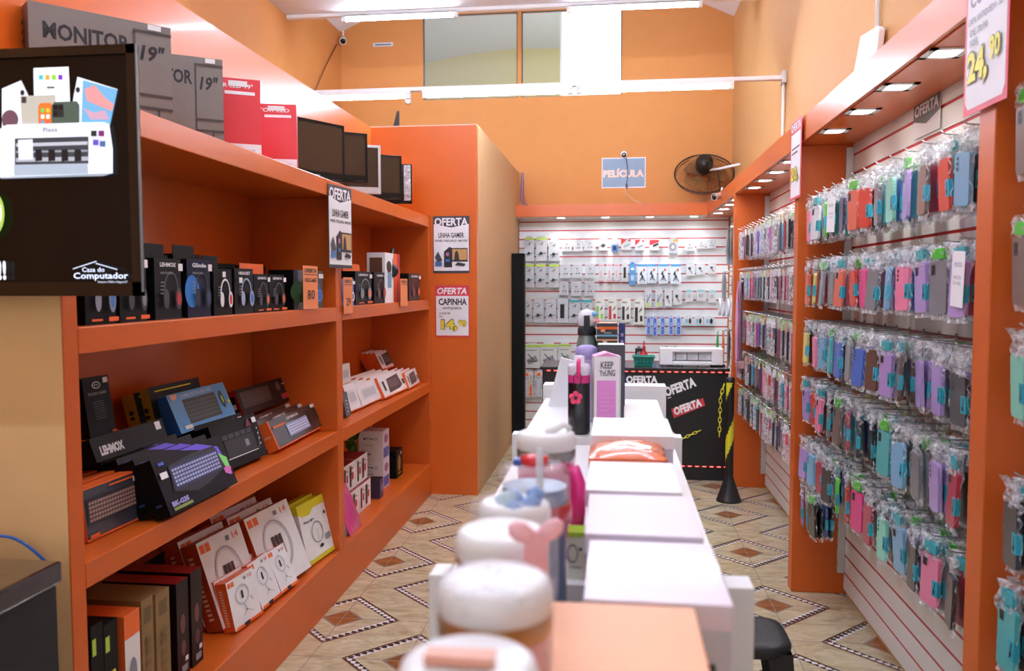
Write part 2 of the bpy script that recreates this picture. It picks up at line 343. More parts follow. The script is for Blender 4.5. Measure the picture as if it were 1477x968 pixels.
nm = {2.797: 'nearest downlight seen left of the large hanging price poster', 3.246: 'second downlight back from the large hanging price poster', 3.68: 'third downlight back from the large hanging price poster', 4.125: 'downlight over the far end of the large right bay',
      5.105: 'nearest downlight of the middle bay, half behind the small hanging poster', 5.551: 'second downlight of the middle right bay', 5.975: 'third downlight of the middle right bay', 6.406: 'farthest downlight of the middle right bay, beside its pillar',
      7.3: 'nearest downlight of the far right bay beyond the last pillar', 7.712: 'second downlight of the far right bay', 8.15: 'third downlight of the far right bay', 8.6: 'farthest downlight of the right soffit, near the back wall'}
for y in ys:
    if y in nm: downlight(1.026, y, nm[y])
for i, x in enumerate((-.584, -.111, .36, .82)): downlight(x, 8.96, '%s downlight from the left in the back wall soffit' % ORD[i])
# beams with tubes
TUBEM = M('#dfebff', .5, e=TUBE_E, var=0)
def fixture(x0, x1, y, z, lab, grp=None):
    t = thing('tube_light', lab, 'ceiling light', ((x0+x1)/2, y, z), 0, grp); h = (x1-x0)/2
    mb = MB(); mb.box((-h, -.03, -.004), (h, .03, .012), WHITE); mb.build('batten', parent=t)
    mb = MB(); mb.X = Matrix.Translation((0, 0, -.024)) @ Matrix.Rotation(pi/2, 4, 'Y'); mb.lathe([(.013, -h+.04), (.013, h-.04)], TUBEM, n=14); mb.build('tube', parent=t)
    for s in (-1, 1):
        mb = MB(); mb.box((s*h-.0, -.018, -.042), (s*(h-.04), .018, -.004), WHITE); mb.build('end_cap', parent=t)
def beam(y, z, name, lab, hgt=.03, th=.05):
    mb = MB(); mb.box((XW, y-th/2, z), (XR+.01, y+th/2, z+hgt), WHITE); mb.box((XR-.02, y-th, z-.03), (XR+.01, y+th, z+hgt+.03), ALU); tag(mb.build(name, bevel=.003), lab, 'beam')
beam(6.37, 3.155, 'light_rail', 'long white rail carrying tube lights across the middle of the shop')
fixture(-2.75, -1.585, 6.37, 3.143, 'left tube light under the middle rail, partly behind orange partition')
fixture(-1.49, -.33, 6.37, 3.143, 'middle tube light under the rail, below the high windows')
fixture(-.30, .86, 6.37, 3.143, 'right tube light under the rail, ending near the right wall')
mb = MB(); mb.box((XW, 7.6, 4.16), (XR+.01, 7.66, 4.28), WHITE); struct(mb, 'trim_6')
fixture(-2.55+1.08, -2.55, 7.63, 4.15, 'left tube light at the top edge under the white ceiling') if 0 else None
fixture(-2.55, -1.45, 7.63, 4.155, 'left tube light at the top edge under the white ceiling')
fixture(-.45, .75, 7.63, 4.155, 'right tube light at the top edge under the white ceiling')
for y in (4.6, 2.8, 1.0):
    for x in (-2.3, -.6): fixture(x, x+1.4, y, 4.186, 'added unseen tube light on the front ceiling above the frame', 'added tube lights above the frame')  # unseen fixtures, added to light the room from overhead
mb = MB(); mb.tube([(XR-.004, 6.36, 2.51), (XR-.004, 6.36, 3.15)], .011, WHITE); tag(mb.build('conduit'), 'thin white vertical conduit below the rail end on right wall', 'conduit')
mb = MB(); mb.tube([(XR-.004, 4.15, 2.51), (XR-.004, 4.15, 4.18)], .011, WHITE); tag(mb.build('conduit'), 'thin white vertical conduit behind the white router board', 'conduit')
# ================================================================ left shelves: stock
def leanbox(bl, br, tl, Zs, d):
    t = .35
    for _ in range(6):
        zb = Zs+d*sin(max(t, 0)); A = oz(*bl, zb); B = oz(*br, zb); al = (B-A); w = al.length; al.normalize()
        back = Vector((-al.y, al.x, 0)); rr = ray(*tl); o = Vector((0, 0, CAMZ))
        T = o+rr*((A-o).dot(al)/rr.dot(al)); q = T-A; h = math.hypot(q.dot(back), q.z); t = math.atan2(q.dot(back), q.z)
    return A, w, h, t, math.atan2(al.y, al.x), back
def carton(w, h, d, front, side=None, top=None, back=None):
    mb = MB(); side = side or front; top = top or side
    mb.box((0, 0, 0), (w, d, h), [side, top, front, side, back or side, side])
    return mb, Art(mb, (0, 0, 0), (1, 0, 0), (0, 0, 1), w, h), Art(mb, (0, d, 0), (0, -1, 0), (0, 0, 1), d, h), Art(mb, (0, 0, h), (1, 0, 0), (0, 1, 0), w, d)
KB = M('#15161a', .5); KC = M('#4a4d56', .5); KCW = M('#c9ccd6', .5); STK = M('#eceef0', .5)
def kbd(a, a0, b0, a1, b1, body=KB, key=KC, cols=15, rows=5):
    a.rect(a0, b0, a1, b1, body); W = (a1-a0)*.94/cols; H = (b1-b0)*.8/rows; k = a.k
    for i in range(cols):
        for j in range(rows):
            a.k = k; x = a0+(a1-a0)*.03+i*W; y = b0+(b1-b0)*.1+j*H; a.rect(x+W*.12, y+H*.15, x+W*.88, y+H*.8, key)
def headset(a, cx, cy, rx, ry, c1, c2):
    n = 14
    for k in range(n):
        t0 = pi*k/n; t1 = pi*(k+1)/n
        a.line(cx+rx*cos(t0), cy+ry*sin(t0), cx+rx*cos(t1), cy+ry*sin(t1), .008, c1)
    a.ell(cx-rx*.8, cy-ry*.35, rx*.34, ry*.5, c1); a.ell(cx+rx*.75, cy-ry*.35, rx*.4, ry*.55, c1)
    a.ell(cx+rx*.75, cy-ry*.35, rx*.24, ry*.35, c2)
BX = M('#0b0c0e', .45, spec=.15); BX2 = M('#0e0f13', .42, spec=.2); BXN = M('#0c1636', .4, spec=.2); CHAR = M('#3c3e44', .45); LGR = M('#858b96', .45)
SL = 1.54
def upright(name, xs, ztop, Zs, xf, d, side, front, label, cat, art, grp=None, top=None, rz=0.0):
    """box standing on a shelf, front towards the aisle; xs = pixel x of left and right front edges at plane X=xf"""
    y0 = ox(xs[0], 450, xf).y; y1 = ox(xs[1], 450, xf).y; w = y1-y0; h = ztop-Zs
    mb, f, s, t = carton(w, h, d, front, side, top)
    art(f, s, t, w, h); o = mb.build(name, loc=(xf, y0, Zs+.0005), rot=(0, 0, pi/2+rz), bevel=0); return tag(o, label, cat, grp)
def hs_art(title, sub, c1, c2, tab=None, stick=(.78, .8), glow=None, side_t=None, foot=None):
    def f(f, s, t, w, h):
        if glow: f.ell(.2, .45, .3, .28, glow); 
        headset(f, .58, .45, .3, .32, c1, c2)
        f.text(title, .1, .86, .6, .07, STK, .03)
        if sub: f.text(sub, .1, .74, .45, .04, GREY, .01)
        f.rect(stick[0], stick[1], stick[0]+.17, stick[1]+.12, STK)
        for k in range(4): f.rect(.08, .42+k*.06, .2, .435+k*.06, LGR)
        if foot: f.rect(.62, .04, .95, .1, foot); f.rect(.06, .05, .4, .08, foot)
        s.rect(.3, .36, .6, .39, LGR); s.rect(.2, .2, .7, .28, CHAR)
        t.rect(.1, .1, .9, .9, side_dark)
    return f
side_dark = M('#0c0c0d', .5)
bx = []
for n, xs, zt, d, side, front, lab, art in [
    ('headset_box', (123, 167), 1.75, .11, BX, BX, 'black headset box nearest the end panel, mostly hidden below the television', hs_art('', '', LGR, BLUE, foot=ORG)),
    ('headset_box', (173, 212), 1.75, .11, BX, BX2, 'black headset box with orange lettering, second from the end panel', hs_art('', '', CHAR, LGR, foot=ORG)),
    ('headset_box', (224, 262), 1.742, .11, BX, BX2, 'black headset box with white LEHMOX lettering right of the television', hs_art('LEHMOX', 'HEADPHONE', CHAR, RED)),
    ('headset_box', (271, 304), 1.745, .11, BX, BXN, 'navy headset box with glowing blue left half, next to the LEHMOX box', hs_art('GSmile', 'HEADPHONE', BLACK, M('#2b3b66', .4), glow=M('#2f7fd0', .5))),
    ('headset_box', (309, 335), 1.715, .1, BX, BX, 'black headset box with red and white headset, tall black hanging tab', hs_art('', None, STK, RED, stick=(.35, .82))),
    ('headset_box', (339, 366), 1.72, .1, BX, BX2, 'grey-black box lettered HEADSET GAMER with pale blue headset', hs_art('HEADSET', 'GAMER', M('#9fb0d4', .4), BLUE, stick=(.1, .68))),
    ('headset_box', (367, 388), 1.70, .1, BX, BX, 'black headset box with orange spot, in front of the wide orange tab', hs_art('LEHMOX', None, CHAR, ORG, foot=ORG)),
    ('headset_box', (389, 411), 1.70, .1, BX, BX, 'black headset box with orange spot, left of the black and green box', hs_art('LEHMOX', None, CHAR, ORG, foot=ORG)),
    ('headset_box', (424, 466), 1.725, .12, BX, M('#20262b', .35, coat=.3), 'large black box with blue headset and green glow behind orange price tag', hs_art('', None, BLUE, M('#2c58b8', .4), glow=M('#1f5a2c', .5))),
    ('headset_box', (490, 511), 1.69, .1, BLUE, M('#2a5fae', .4, coat=.3), 'small blue box right of the shelf divider, behind a price tag', hs_art('', None, STK, BLUE)),
    ('headset_box', (513, 536), 1.735, .12, BX, BX2, 'black box with two pale figures, right of the small blue box', hs_art('LEHMOX', '', LGR, ORG, foot=ORG)),
    ('headset_box', (540, 556), 1.735, .12, BX, BX2, 'dark box with brown pattern left of the white and orange box', hs_art('GAMER', None, M('#6a4a50', .4), RED)),
    ('headset_box', (590, 606), 1.74, .12, BX, M('#3a2a2c', .4), 'dark brown box at the far right end of the headset shelf', hs_art('GAMER', None, M('#8a5048', .4), ORG)),
]:
    o = upright(n, xs, zt, SL, -1.475, d, side, front, lab, 'box', art, 'headset boxes on the upper shelf'); bx.append(o)
    if xs[0] in (309, 271, 224):
        mb = MB(); w = o.dimensions.x or .15; W = max(v.co.x for v in o.data.vertices)
        mb.box((.01, d*.5, zt-SL), (W-.01, d*.5+.003, zt-SL+.05), BX); mb.build('hanging_tab', parent=o)
    if xs[0] in (367, 513):
        W = max(v.co.x for v in o.data.vertices); mb = MB(); mb.box((0, d*.6, zt-SL), (W*1.6 if xs[0] == 367 else W, d*.6+.003, zt-SL+.045), ORG); mb.build('hanging_tab', parent=o)
# second row behind, tops just visible
for k, (y, z, c, lab) in enumerate([(2.2, 1.77, BX, 'dark headset box in the back row behind the television edge'), (2.42, 1.78, BX, 'dark headset box in the back row left of LEHMOX box'), (2.62, 1.775, BX, 'dark headset box in the back row behind the LEHMOX box'), (2.85, 1.77, BX, 'dark headset box in the back row behind navy headset box'),
                               (3.1, 1.78, BX, 'dark headset box in the back row behind HEADSET GAMER box'), (3.42, 1.75, ORG, 'orange-topped headset box in the back row'), (3.75, 1.75, BX, 'black headset box in the back row behind the price tag'), (4.45, 1.755, ORG, 'orange-topped box in the back row right of the divider'), (5.0, 1.75, BX, 'black box in the back row behind the brown box')]):
    mb, f, s, t = carton(.17, z-SL, .11, BX, BX, c); f.rect(.2, .82, .8, .86, LGR); tag(mb.build('headset_box', loc=(-1.72, y, SL+.0005), rot=(0, 0, pi/2)), lab, 'box', 'headset boxes on the upper shelf')
# white and orange box with a headphone hung over it
def wo(f, s, t, w, h):
    f.rect(.55, 0, .8, 1, ORG); f.rect(.8, 0, 1, 1, RED); f.ell(.25, .72, .16, .12, M('#4a3226', .5)); f.rect(.15, .3, .4, .6, M('#7aa8c8', .5)); s.rect(.15, .6, .85, .9, M('#6b4a34', .5)); s.rect(.2, .1, .8, .4, ORG)
o = upright('gift_box', (556, 577), 1.865, SL, -1.47, .12, PAPER, PAPER, 'tall white and orange box with a black headphone over it', 'box', wo)
hy = ox(574, 400, -1.47).y
t = thing('headphone', 'black headphone hung over the tall white and orange box', 'headphone', (-1.50, hy-.02, 1.70), pi/2+.2)
mb = MB(); mb.tube([(.115*cos(pi*k/12), 0, .09+.11*sin(pi*k/12)) for k in range(13)], .010, BLACK); mb.build('headband', parent=t)
for sgn in (-1, 1):
    mb = MB(); mb.X = Matrix.Translation((sgn*.115, 0, .05)) @ Matrix.Rotation(pi/2, 4, 'Y'); mb.lathe([(.03, -.02), (.045, -.012), (.045, .012), (.03, .02)], BLACK); mb.build('ear_cup', parent=t)
# price tags hanging from the shelf edge
TAGC = M('#ee8c54', .6)
def pricetag(x0, x1, y0, y1, lines, lab, tilt=0):
    A = ox(x0, y1, -1.425); B = ox(x1, y1, -1.425); T = ox(x0, y0, -1.425); w = B.y-A.y; h = T.z-A.z
    mb = MB(); mb.box((0, 0, 0), (w, .0012, h), TAGC); f = Art(mb, (0, 0, 0), (1, 0, 0), (0, 0, 1), w, h)
    f.text('OFERTA', .08, .84, .84, .1, INK, .04); f.rect(.05, .79, .95, .805, INK)
    f.text(lines[0], .1, .62, .8, .1, INK, .01); f.text(lines[1], .12, .54, .7, .035, INK, 0); f.text(lines[2], .25, .22, .5, .22, INK, .0)
    tag(mb.build('price_tag', loc=(-1.425, A.y, A.z), rot=(tilt, 0, pi/2)), lab, 'price tag')
pricetag(438, 459, 383, 446, ('FONE GAMER', '', '80'), 'orange OFERTA price tag reading 80 before the large black headset box')
pricetag(496, 509, 400, 453, ('', '', '29'), 'narrow orange price tag hanging over the shelf edge beside the divider')
pricetag(578, 588, 402, 442, ('', '', ''), 'small orange price tag near the far right end of headset shelf')

S3 = .892
def lb(name, bl, br, tl, d, Zs, front, side, top, lab, cat, art, n_behind=0, grp=None, gap=.004, blabel=None, bart=True):
    A, w, h, t, yw, back = leanbox(bl, br, tl, Zs, d)
    mb, f, s, tp = carton(w, h, d, front, side, top); art(f, s, tp, w, h)
    o = mb.build(name, loc=A, rot=(-t, 0, yw)); tag(o, lab, cat, grp)
    for k in range(n_behind):
        Ak = A+back*((k+1)*(d/cos(t)+gap)); room = Ak.x+1.892-d; tk = t
        if room < h*sin(t)-.012: break
        Ak.z = Zs+d*sin(tk)
        c = dup(o, label=blabel % ORD[k] if blabel else lab, loc=Ak, rot=(-tk, 0, yw), group=grp)
    return o
# ---- middle shelf, left section
def a_or(f, s, t, w, h):
    f.rect(0, 0, 1, .035, ORG); f.rect(.965, 0, 1, 1, ORG); f.rect(0, .965, 1, 1, ORG); kbd(f, .03, .28, .93, .78, M('#2c2d33', .35), M('#b08d84', .5), 18, 5)
    f.rect(.42, .885, .9, .915, ORG); f.rect(.84, .80, .93, .9, STK); f.rect(.03, .05, .18, .11, ORG); t.rect(.02, .0, .98, 1, ORG)
lb('keyboard_box', (127, 783), (209, 745), (118, 706), .05, S3, M('#3b3e48', .3, coat=.4), ORG, ORG, 'silvery keyboard box with orange edges at the near end of shelf', 'keyboard box', a_or, 3, 'orange edged keyboard boxes', .012, 'orange-edged keyboard box, %s behind the silvery front one')
def a_bk(f, s, t, w, h):
    f.poly([(.38, .98), (.62, .99), (.9, .8), (.98, .2), (.88, .3), (.8, .75), (.6, .88)], M('#6f58e0', .4)); f.poly([(.85, .7), (.97, .55), (.97, .3), (.88, .35)], M('#7fe070', .4)); f.poly([(.88, .42), (.98, .35), (.95, .2), (.87, .28)], M('#e070c0', .4))
    f.poly([(.13, .36), (.18, .8), (.5, .86), (.84, .84), (.9, .38), (.6, .24), (.42, .2)], M('#23252e', .4)); kbd(f, .16, .36, .86, .78, M('#2a3050', .4), M('#aab2e0', .5), 17, 5)
    f.text('BK-G35', .05, .12, .22, .09, M('#a9a8e6', .4), .05); f.rect(.05, .05, .3, .1, M('#8d9a4a', .5)); f.rect(.03, .62, .12, .73, STK); f.rect(.05, .85, .12, .9, M('#4a62c8', .4))
    s.rect(.3, .2, .7, .24, M('#28407a', .5))
lb('keyboard_box', (247, 745), (343, 696), (216, 664), .055, S3, M('#0a0b16', .4, spec=.25), M('#08090c', .5, spec=.15), BX, 'black keyboard box marked BK-G35 with purple smoke, front of its row', 'keyboard box', a_bk, 5, 'black gaming keyboard boxes', .0, 'black keyboard box leaning %s behind the BK-G35 box')
def a_bl(f, s, t, w, h):
    kbd(f, .2, .16, .77, .8, M('#1a2026', .4), M('#48606c', .5), 14, 5); f.ell(.86, .55, .035, .25, BLACK); f.ell(.86, .55, .015, .12, LIME); f.text('GAMER KEYBOARD SET', .18, .85, .55, .09, M('#c3d3ea', .5), .03)
    f.poly([(.03, .97), (.15, .97), (.12, .85), (.05, .83)], M('#e2b48c', .5)); f.rect(.08, .06, .2, .15, PAPER); f.ell(.95, .45, .025, .05, YEL)
A, w, h, tt, yw, bk = leanbox((262, 628), (340, 600), (239, 571), S3, .06)
# the blue set lies on the boxes behind, farther back and higher
def raised(name, bl, br, tl, xback, d, front, side, top, lab, art, n=0, blab=None, grp=None):
    """a box whose front bottom edge lies on a vertical plane X = xback (standing on other boxes)"""
    A = ox(*bl, xback); B = ox(*br, xback); T0 = oy(tl[0], tl[1], A.y); w = B.y-A.y; q = T0-A; t = math.atan2(-q.x, q.z); h = math.hypot(q.x, q.z)
    mb, f, s, tp = carton(w, h, d, front, side, top); art(f, s, tp, w, h); o = mb.build(name, loc=A, rot=(-t, math.atan2(-(B.z-A.z), w)*0, pi/2)); tag(o, lab, 'keyboard box', grp)
    for k in range(n): dup(o, label=blab % ORD[k], loc=A+Vector((-(k+1)*(d+.004), -.02*(k+1)*0, -.0*(k+1))))
    return o
raised('keyboard_box', (262, 626), (341, 601), (239, 571), -1.66, .06, M('#55a6ea', .4), M('#2460b0', .4), BLUE, 'bright blue gaming keyboard and mouse set box on top of others', a_bl)
def a_ye(f, s, t, w, h): kbd(f, .15, .2, .8, .75, BLACK, CHAR, 12, 4); f.rect(.1, .87, .8, .9, YEL); s.ell(.5, .5, .2, .06, INK); s.ell(.5, .35, .2, .05, INK)
YB2 = M('#a8821c', .45)
raised('keyboard_box', (228, 622), (300, 600), (212, 560), -1.73, .05, BX2, YB2, YB2, 'yellow-edged dark keyboard box right behind the bright blue set', a_ye)
raised('keyboard_box', (205, 621), (262, 606), (192, 568), -1.77, .05, BX2, YB2, YB2, 'yellow-edged dark keyboard box farthest left behind the blue set', a_ye)
def a_rd(f, s, t, w, h): f.rect(.05, .25, .55, .85, M('#4a4446', .4)); f.ell(.72, .7, .04, .2, M('#5a5254', .4)); f.rect(.72, .12, .92, .35, M('#a83038', .4)); f.rect(.8, .72, .9, .76, STK); s.rect(.2, .2, .8, .8, BLACK); s.rect(.3, .3, .7, .5, PAPER); kbd(f, .1, .3, .52, .8, M('#3a3537', .4), M('#57504f', .4), 12, 4)
raised('keyboard_box', (352, 600), (428, 585), (338, 563), -1.70, .06, M('#1e181b', .45, spec=.2), M('#a81c26', .4), BX, 'dark keyboard box with a red side, right of the blue set', a_rd)
def a_kb(f, s, t, w, h):
    for k in range(5): f.rect(.18+k*.13, .62, .29+k*.13, .72, CHAR)
    f.rect(.18, .18, .83, .6, M('#22242a', .4)); f.rect(.6, .35, .68, .5, LGR); f.line(.15, .2, .83, .2, .003, STK); f.rect(.87, .8, .96, .92, STK); f.poly([(.7, .75), (.78, .95), (.82, .75)], M('#7a2a34', .5)); f.line(.85, .2, .93, .6, .003, LGR)
    for k in range(4): f.ell(.9, .3+k*.12, .012, .02, STK)
lb('keyboard_box', (322, 682), (386, 655), (300, 616), .06, S3, M('#121417', .4, spec=.2), BX, BX, 'charcoal keyboard box with white outlines, between BK-G35 and orange boxes', 'keyboard box', a_kb, 3, 'charcoal keyboard boxes', .0, 'charcoal keyboard box leaning %s behind the outlined one')
def a_lx(f, s, t, w, h): f.text('LEHMOX', .08, .2, .3, .4, M('#d9dadc', .5), .06); f.rect(.87, .55, .95, .92, STK); f.text('', .6, .5, .08, .2, CHAR)
raised('keyboard_box', (140, 668), (243, 640), (128, 634), -1.60, .07, BX2, BX, BX, 'long black box with white LEHMOX lettering lying behind the rows', a_lx)
def a_fy(f, s, t, w, h):
    f.ell(.5, .86, .16, .06, STK); f.ell(.5, .86, .13, .045, BX); f.text('FY', .42, .845, .16, .03, STK); f.text('TECLADO GAMER', .12, .7, .72, .045, M('#9aa0a8', .5)); f.rect(.75, .88, .93, .97, STK)
    for k in range(8): f.rect(.25, .58-k*.04, .65, .585-k*.04, LGR)
    f.rect(.78, .03, .95, .06, ORG)
raised('keyboard_box', (131, 634), (168, 627), (117, 547), -1.66, .06, BX2, BX, BX, 'tall black box with round FY mark standing at the shelf near end', a_fy)
def a_lo(f, s, t, w, h):
    f.rect(0, 0, 1, .04, ORG); f.rect(0, 0, .02, 1, ORG); kbd(f, .28, .22, .72, .68, M('#8fa0c8', .4), M('#dfe0ff', .4), 12, 4); f.text('LEHMOX', .33, .8, .25, .09, STK); f.rect(.86, .84, .96, .97, STK); f.rect(.74, .35, .95, .8, M('#2a2320', .4)); f.rect(.05, .7, .3, .76, ORG)
    s.text('LEHMOX', .15, .45, .7, .08, M('#f5cdb4', .5))
lb('keyboard_box', (402, 649), (468, 614), (384, 609), .05, S3, M('#3a3133', .3, coat=.4), ORG, ORG, 'orange-sided LEHMOX keyboard box at the front of the orange pair', 'keyboard box', a_lo, 2, 'orange sided keyboard boxes by the divider', .01, 'orange-sided LEHMOX keyboard box, %s behind the front one')
# ---- middle shelf, right section: white and orange keyboards
def a_wk(f, s, t, w, h):
    f.poly([(.25, .15), (.3, .8), (.78, .88), (.82, .3), (.7, .2)], M('#4a3c3c', .4)); kbd(f, .3, .3, .74, .78, M('#4a3c3c', .4), M('#857674', .5), 10, 4); f.rect(.86, .3, .95, .55, CHAR); f.text('', .35, .9, .3, .06, ORG); f.rect(0, 0, 1, .06, ORG); f.rect(.1, .3, .16, .75, INK)
def a_wp(f, s, t, w, h): f.rect(.15, .25, .85, .75, M('#dcdde2', .4)); f.text('', .1, .85, .3, .06, GREY); f.rect(0, 0, 1, .04, ORG); kbd(f, .18, .3, .82, .7, M('#d4d5da', .4), M('#b6b8c0', .4), 12, 4)
WBX = M('#ece9ea', .4, coat=.2)
lb('keyboard_box', (556, 575), (589, 560), (543, 545), .035, S3, WBX, ORG, ORG, 'white and orange box with black keypad, front centre of right section', 'keyboard box', a_wk, 4, 'white and orange keyboard boxes', .01, 'white and orange keyboard box, %s behind the centre front one')
lb('keyboard_box', (591, 561), (606, 552), (583, 538), .035, S3, WBX, ORG, ORG, 'white and orange keyboard box at the far right end of shelf', 'keyboard box', a_wk, 3, 'white and orange keyboard boxes', .01, 'white and orange keyboard box, %s behind the far right one')
lb('keyboard_box', (524, 587), (552, 574), (511, 556), .04, S3, WBX, WBX, WBX, 'plain white keyboard box with pale print, front of right section', 'keyboard box', a_wp, 2, 'white keyboard boxes', .01, 'pale white keyboard box, %s behind the plain white one')
lb('keyboard_box', (507, 594), (522, 588), (494, 556), .04, S3, WBX, ORG, WBX, 'white box with orange base beside the divider', 'keyboard box', a_wp, 2, 'white keyboard boxes', .01, 'pale white keyboard box, %s behind the orange-based one')
lb('keyboard_box', (500, 602), (507, 598), (493, 568), .03, S3, M('#5a6068', .4), CHAR, CHAR, 'slim grey box leaning at the divider edge', 'keyboard box', lambda f, s, t, w, h: [f.ell(.5, .2+k*.15, .1, .03, STK) for k in range(4)])
raised('keyboard_box', (553, 534), (575, 524), (540, 509), -1.72, .03, WBX, ORG, ORG, 'raised white and orange keypad box on top of the pile', a_wk, 3, 'raised white and orange keypad box, %s behind the top one')
raised('keyboard_box', (493, 556), (506, 551), (491, 527), -1.64, .03, WBX, WBX, WBX, 'small white box with grey print standing against the divider', a_wp)

# ---- bottom shelf, left section
S4 = .25
def ring_art(big):
    def f(f, s, t, w, h):
        f.rect(.03, .86, .13, .96, ORG); f.rect(.15, .86, .25, .96, ORG); f.text('14' if big else '10', .76, .86, .14, .08, M('#e88a70', .5), .02); f.rect(.6, .87, .68, .93, LGR)
        if big:
            f.ring(.48, .5, .3, .34, .07, M('#b9b2b4', .5)); f.ring(.48, .5, .27, .31, .06, M('#d9d2d4', .5))
            for k in range(3): f.rect(.37+k*.08, .5, .43+k*.08, .63, M('#4a2c2c', .5)); f.rect(.38+k*.08, .36, .43+k*.08, .5, M('#a8917a', .5))
        else:
            f.ring(.45, .62, .24, .2, .14, M('#c3c3c8', .5)); f.rect(.42, .54, .48, .7, INK); f.line(.45, .42, .5, .3, .003, LGR); f.ell(.5, .28, .025, .02, INK)
            f.line(.5, .28, .35, .2, .002, LGR); f.line(.5, .28, .72, .18, .002, LGR); f.line(.68, .5, .75, .4, .004, LGR); f.rect(.02, .0, 1, .06, ORG); f.rect(.3, .0, .5, .07, INK)
        s.text('LUZ DE PREENCHIMENTO', .55, .1, 5.0, .3 if 0 else .04, M('#f5cfc0', .5), .0) if 0 else None
        k = s.k
        for i in range(14): s.rect(.35, .12+i*.055, .65, .15+i*.055, M('#f2b8a0', .5))
    return f
OB = M('#e8581c', .4, coat=.2); OBD = M('#b8401a', .45)
lb('ring_light_box', (322, 908), (381, 866), (282, 785), .075, S4, WBX, OBD, OBD, 'large white ring light box lettered 14, left one of the front pair', 'ring light box', ring_art(True), 3, 'large ring light boxes', .005, 'large ring light box leaning %s behind the left front one')
lb('ring_light_box', (391, 858), (449, 817), (351, 750), .075, S4, WBX, OBD, OBD, 'large white ring light box lettered 14, right one of the front pair', 'ring light box', ring_art(True), 3, 'large ring light boxes', .005, 'large ring light box leaning %s behind the right front one')
lb('small_ring_light_box', (340, 912), (378, 884), (325, 842), .05, S4, M('#f2f2f4', .35, coat=.3), OB, OB, 'small white ring light box with orange base, nearest of three', 'ring light box', ring_art(False), 2, 'small ring light boxes', .003, 'small ring light box leaning %s behind the nearest one')
lb('small_ring_light_box', (379, 880), (406, 857), (356, 816), .05, S4, M('#f2f2f4', .35, coat=.3), OB, OB, 'small white ring light box with orange base, middle of three', 'ring light box', ring_art(False), 1, 'small ring light boxes', .003, 'small ring light box leaning %s behind the middle one')
lb('small_ring_light_box', (407, 856), (430, 839), (384, 798), .05, S4, M('#f2f2f4', .35, coat=.3), OB, OB, 'small white ring light box with orange base, farthest of three', 'ring light box', ring_art(False), 1, 'small ring light boxes', .003, 'small ring light box leaning %s behind the farthest one')
def a_yw(f, s, t, w, h):
    f.rect(0, .86, 1, 1, YEL2); f.poly([(0, .86), (.5, .86), (.35, .78), (.1, .8)], YEL2); f.rect(0, 0, 1, .07, YEL2); f.text('Ring Light', .12, .66, .35, .05, INK); f.ring(.5, .45, .2, .18, .1, LGR); f.line(.5, .5, .5, .3, .002, INK); f.ell(.55, .2, .07, .03, INK); f.ell(.85, .7, .04, .03, INK); f.rect(.72, .25, .9, .35, GREY)
    s.rect(0, .86, 1, 1, YEL2); s.rect(0, 0, 1, .04, YEL2)
YEL2 = M('#d9cc28', .45)
lb('ring_light_box', (446, 818), (484, 791), (427, 732), .055, S4, M('#eef0f0', .4, coat=.2), M('#dfe4e4', .4), YEL2, 'white box with yellow top and ring light picture, before the divider', 'ring light box', a_yw, 1, 'yellow topped ring light boxes', .0, 'yellow-topped white box, %s behind the front one')
lb('light_blue_box', (427, 826), (436, 820), (412, 776), .04, S4, M('#8ec3e2', .4, coat=.2), BLUE, BLUE, 'light blue box between the small ring lights and yellow-topped boxes', 'box', lambda f, s, t, w, h: f.ring(.5, .6, .3, .2, .2, PAPER))
# standing boxes at the near end, narrow fronts towards the aisle
def stand(name, xl, xr, ytop, xf, d, z0, front, side, top, lab, art, cat='box', grp=None, yb=930):
    A = ox(xl, yb, xf); B = ox(xr, yb, xf); T = ox(xl, ytop, xf); w = B.y-A.y; h = max(.05, T.z-z0)
    mb, f, s, t = carton(w, h, d, front, side, top); art(f, s, t, w, h); return tag(mb.build(name, loc=(xf, A.y, z0+.0005), rot=(0, 0, pi/2)), lab, cat, grp)
def a_usb(f, s, t, w, h): f.rect(.1, .78, .4, .9, LIME); f.text('3USB', .1, .5, .7, .12, YEL, .04); f.line(.5, .4, .7, .1, .005, STK)
def a_ow(f, s, t, w, h): f.rect(0, .8, 1, 1, ORG); f.ell(.5, .5, .25, .12, LGR); f.rect(.4, .15, .55, .4, INK); f.ell(.75, .25, .12, .06, ORG); f.text('', .3, .86, .5, .07, STK)
def a_br(f, s, t, w, h):
    f.rect(.2, .78, .8, .92, M('#6a5230', .6))
    for k in range(6): f.rect(.3, .1+k*.1, .7, .16+k*.1, M('#7a6038', .6))
def a_dr(f, s, t, w, h): f.ell(.5, .55, .2, .1, M('#6a2a30', .4)); f.ell(.5, .3, .2, .08, M('#552028', .4)); f.rect(.3, .05, .8, .12, LGR); f.rect(.6, .15, .85, .2, STK)
BR = M('#8a6d42', .7); MAR = M('#1d080c', .4, spec=.2)
stand('usb_hub_box', 131, 149, 905, -1.50, .2, S4, BX, BX, BX, 'black box with yellow 3USB lettering, nearest on the bottom shelf', a_usb)
stand('usb_hub_box', 150, 170, 903, -1.50, .2, S4, BX, BX, BX, 'black box with yellow 3USB lettering beside the orange and white box', a_usb)
stand('orange_white_box', 170, 178, 900, -1.53, .25, S4, WBX, ORG, ORG, 'narrow orange and white box right of the black 3USB boxes', a_ow)
stand('orange_white_box', 180, 202, 890, -1.50, .22, S4, WBX, ORG, ORG, 'orange and white box with printed lamp, beside the brown cartons', a_ow)
stand('brown_carton', 205, 222, 867, -1.52, .3, S4, BR, BR, BR, 'brown printed carton on the bottom shelf, left one of two', a_br)
stand('brown_carton', 226, 246, 858, -1.52, .3, S4, BR, BR, BR, 'brown printed carton on the bottom shelf, right one of two', a_br)
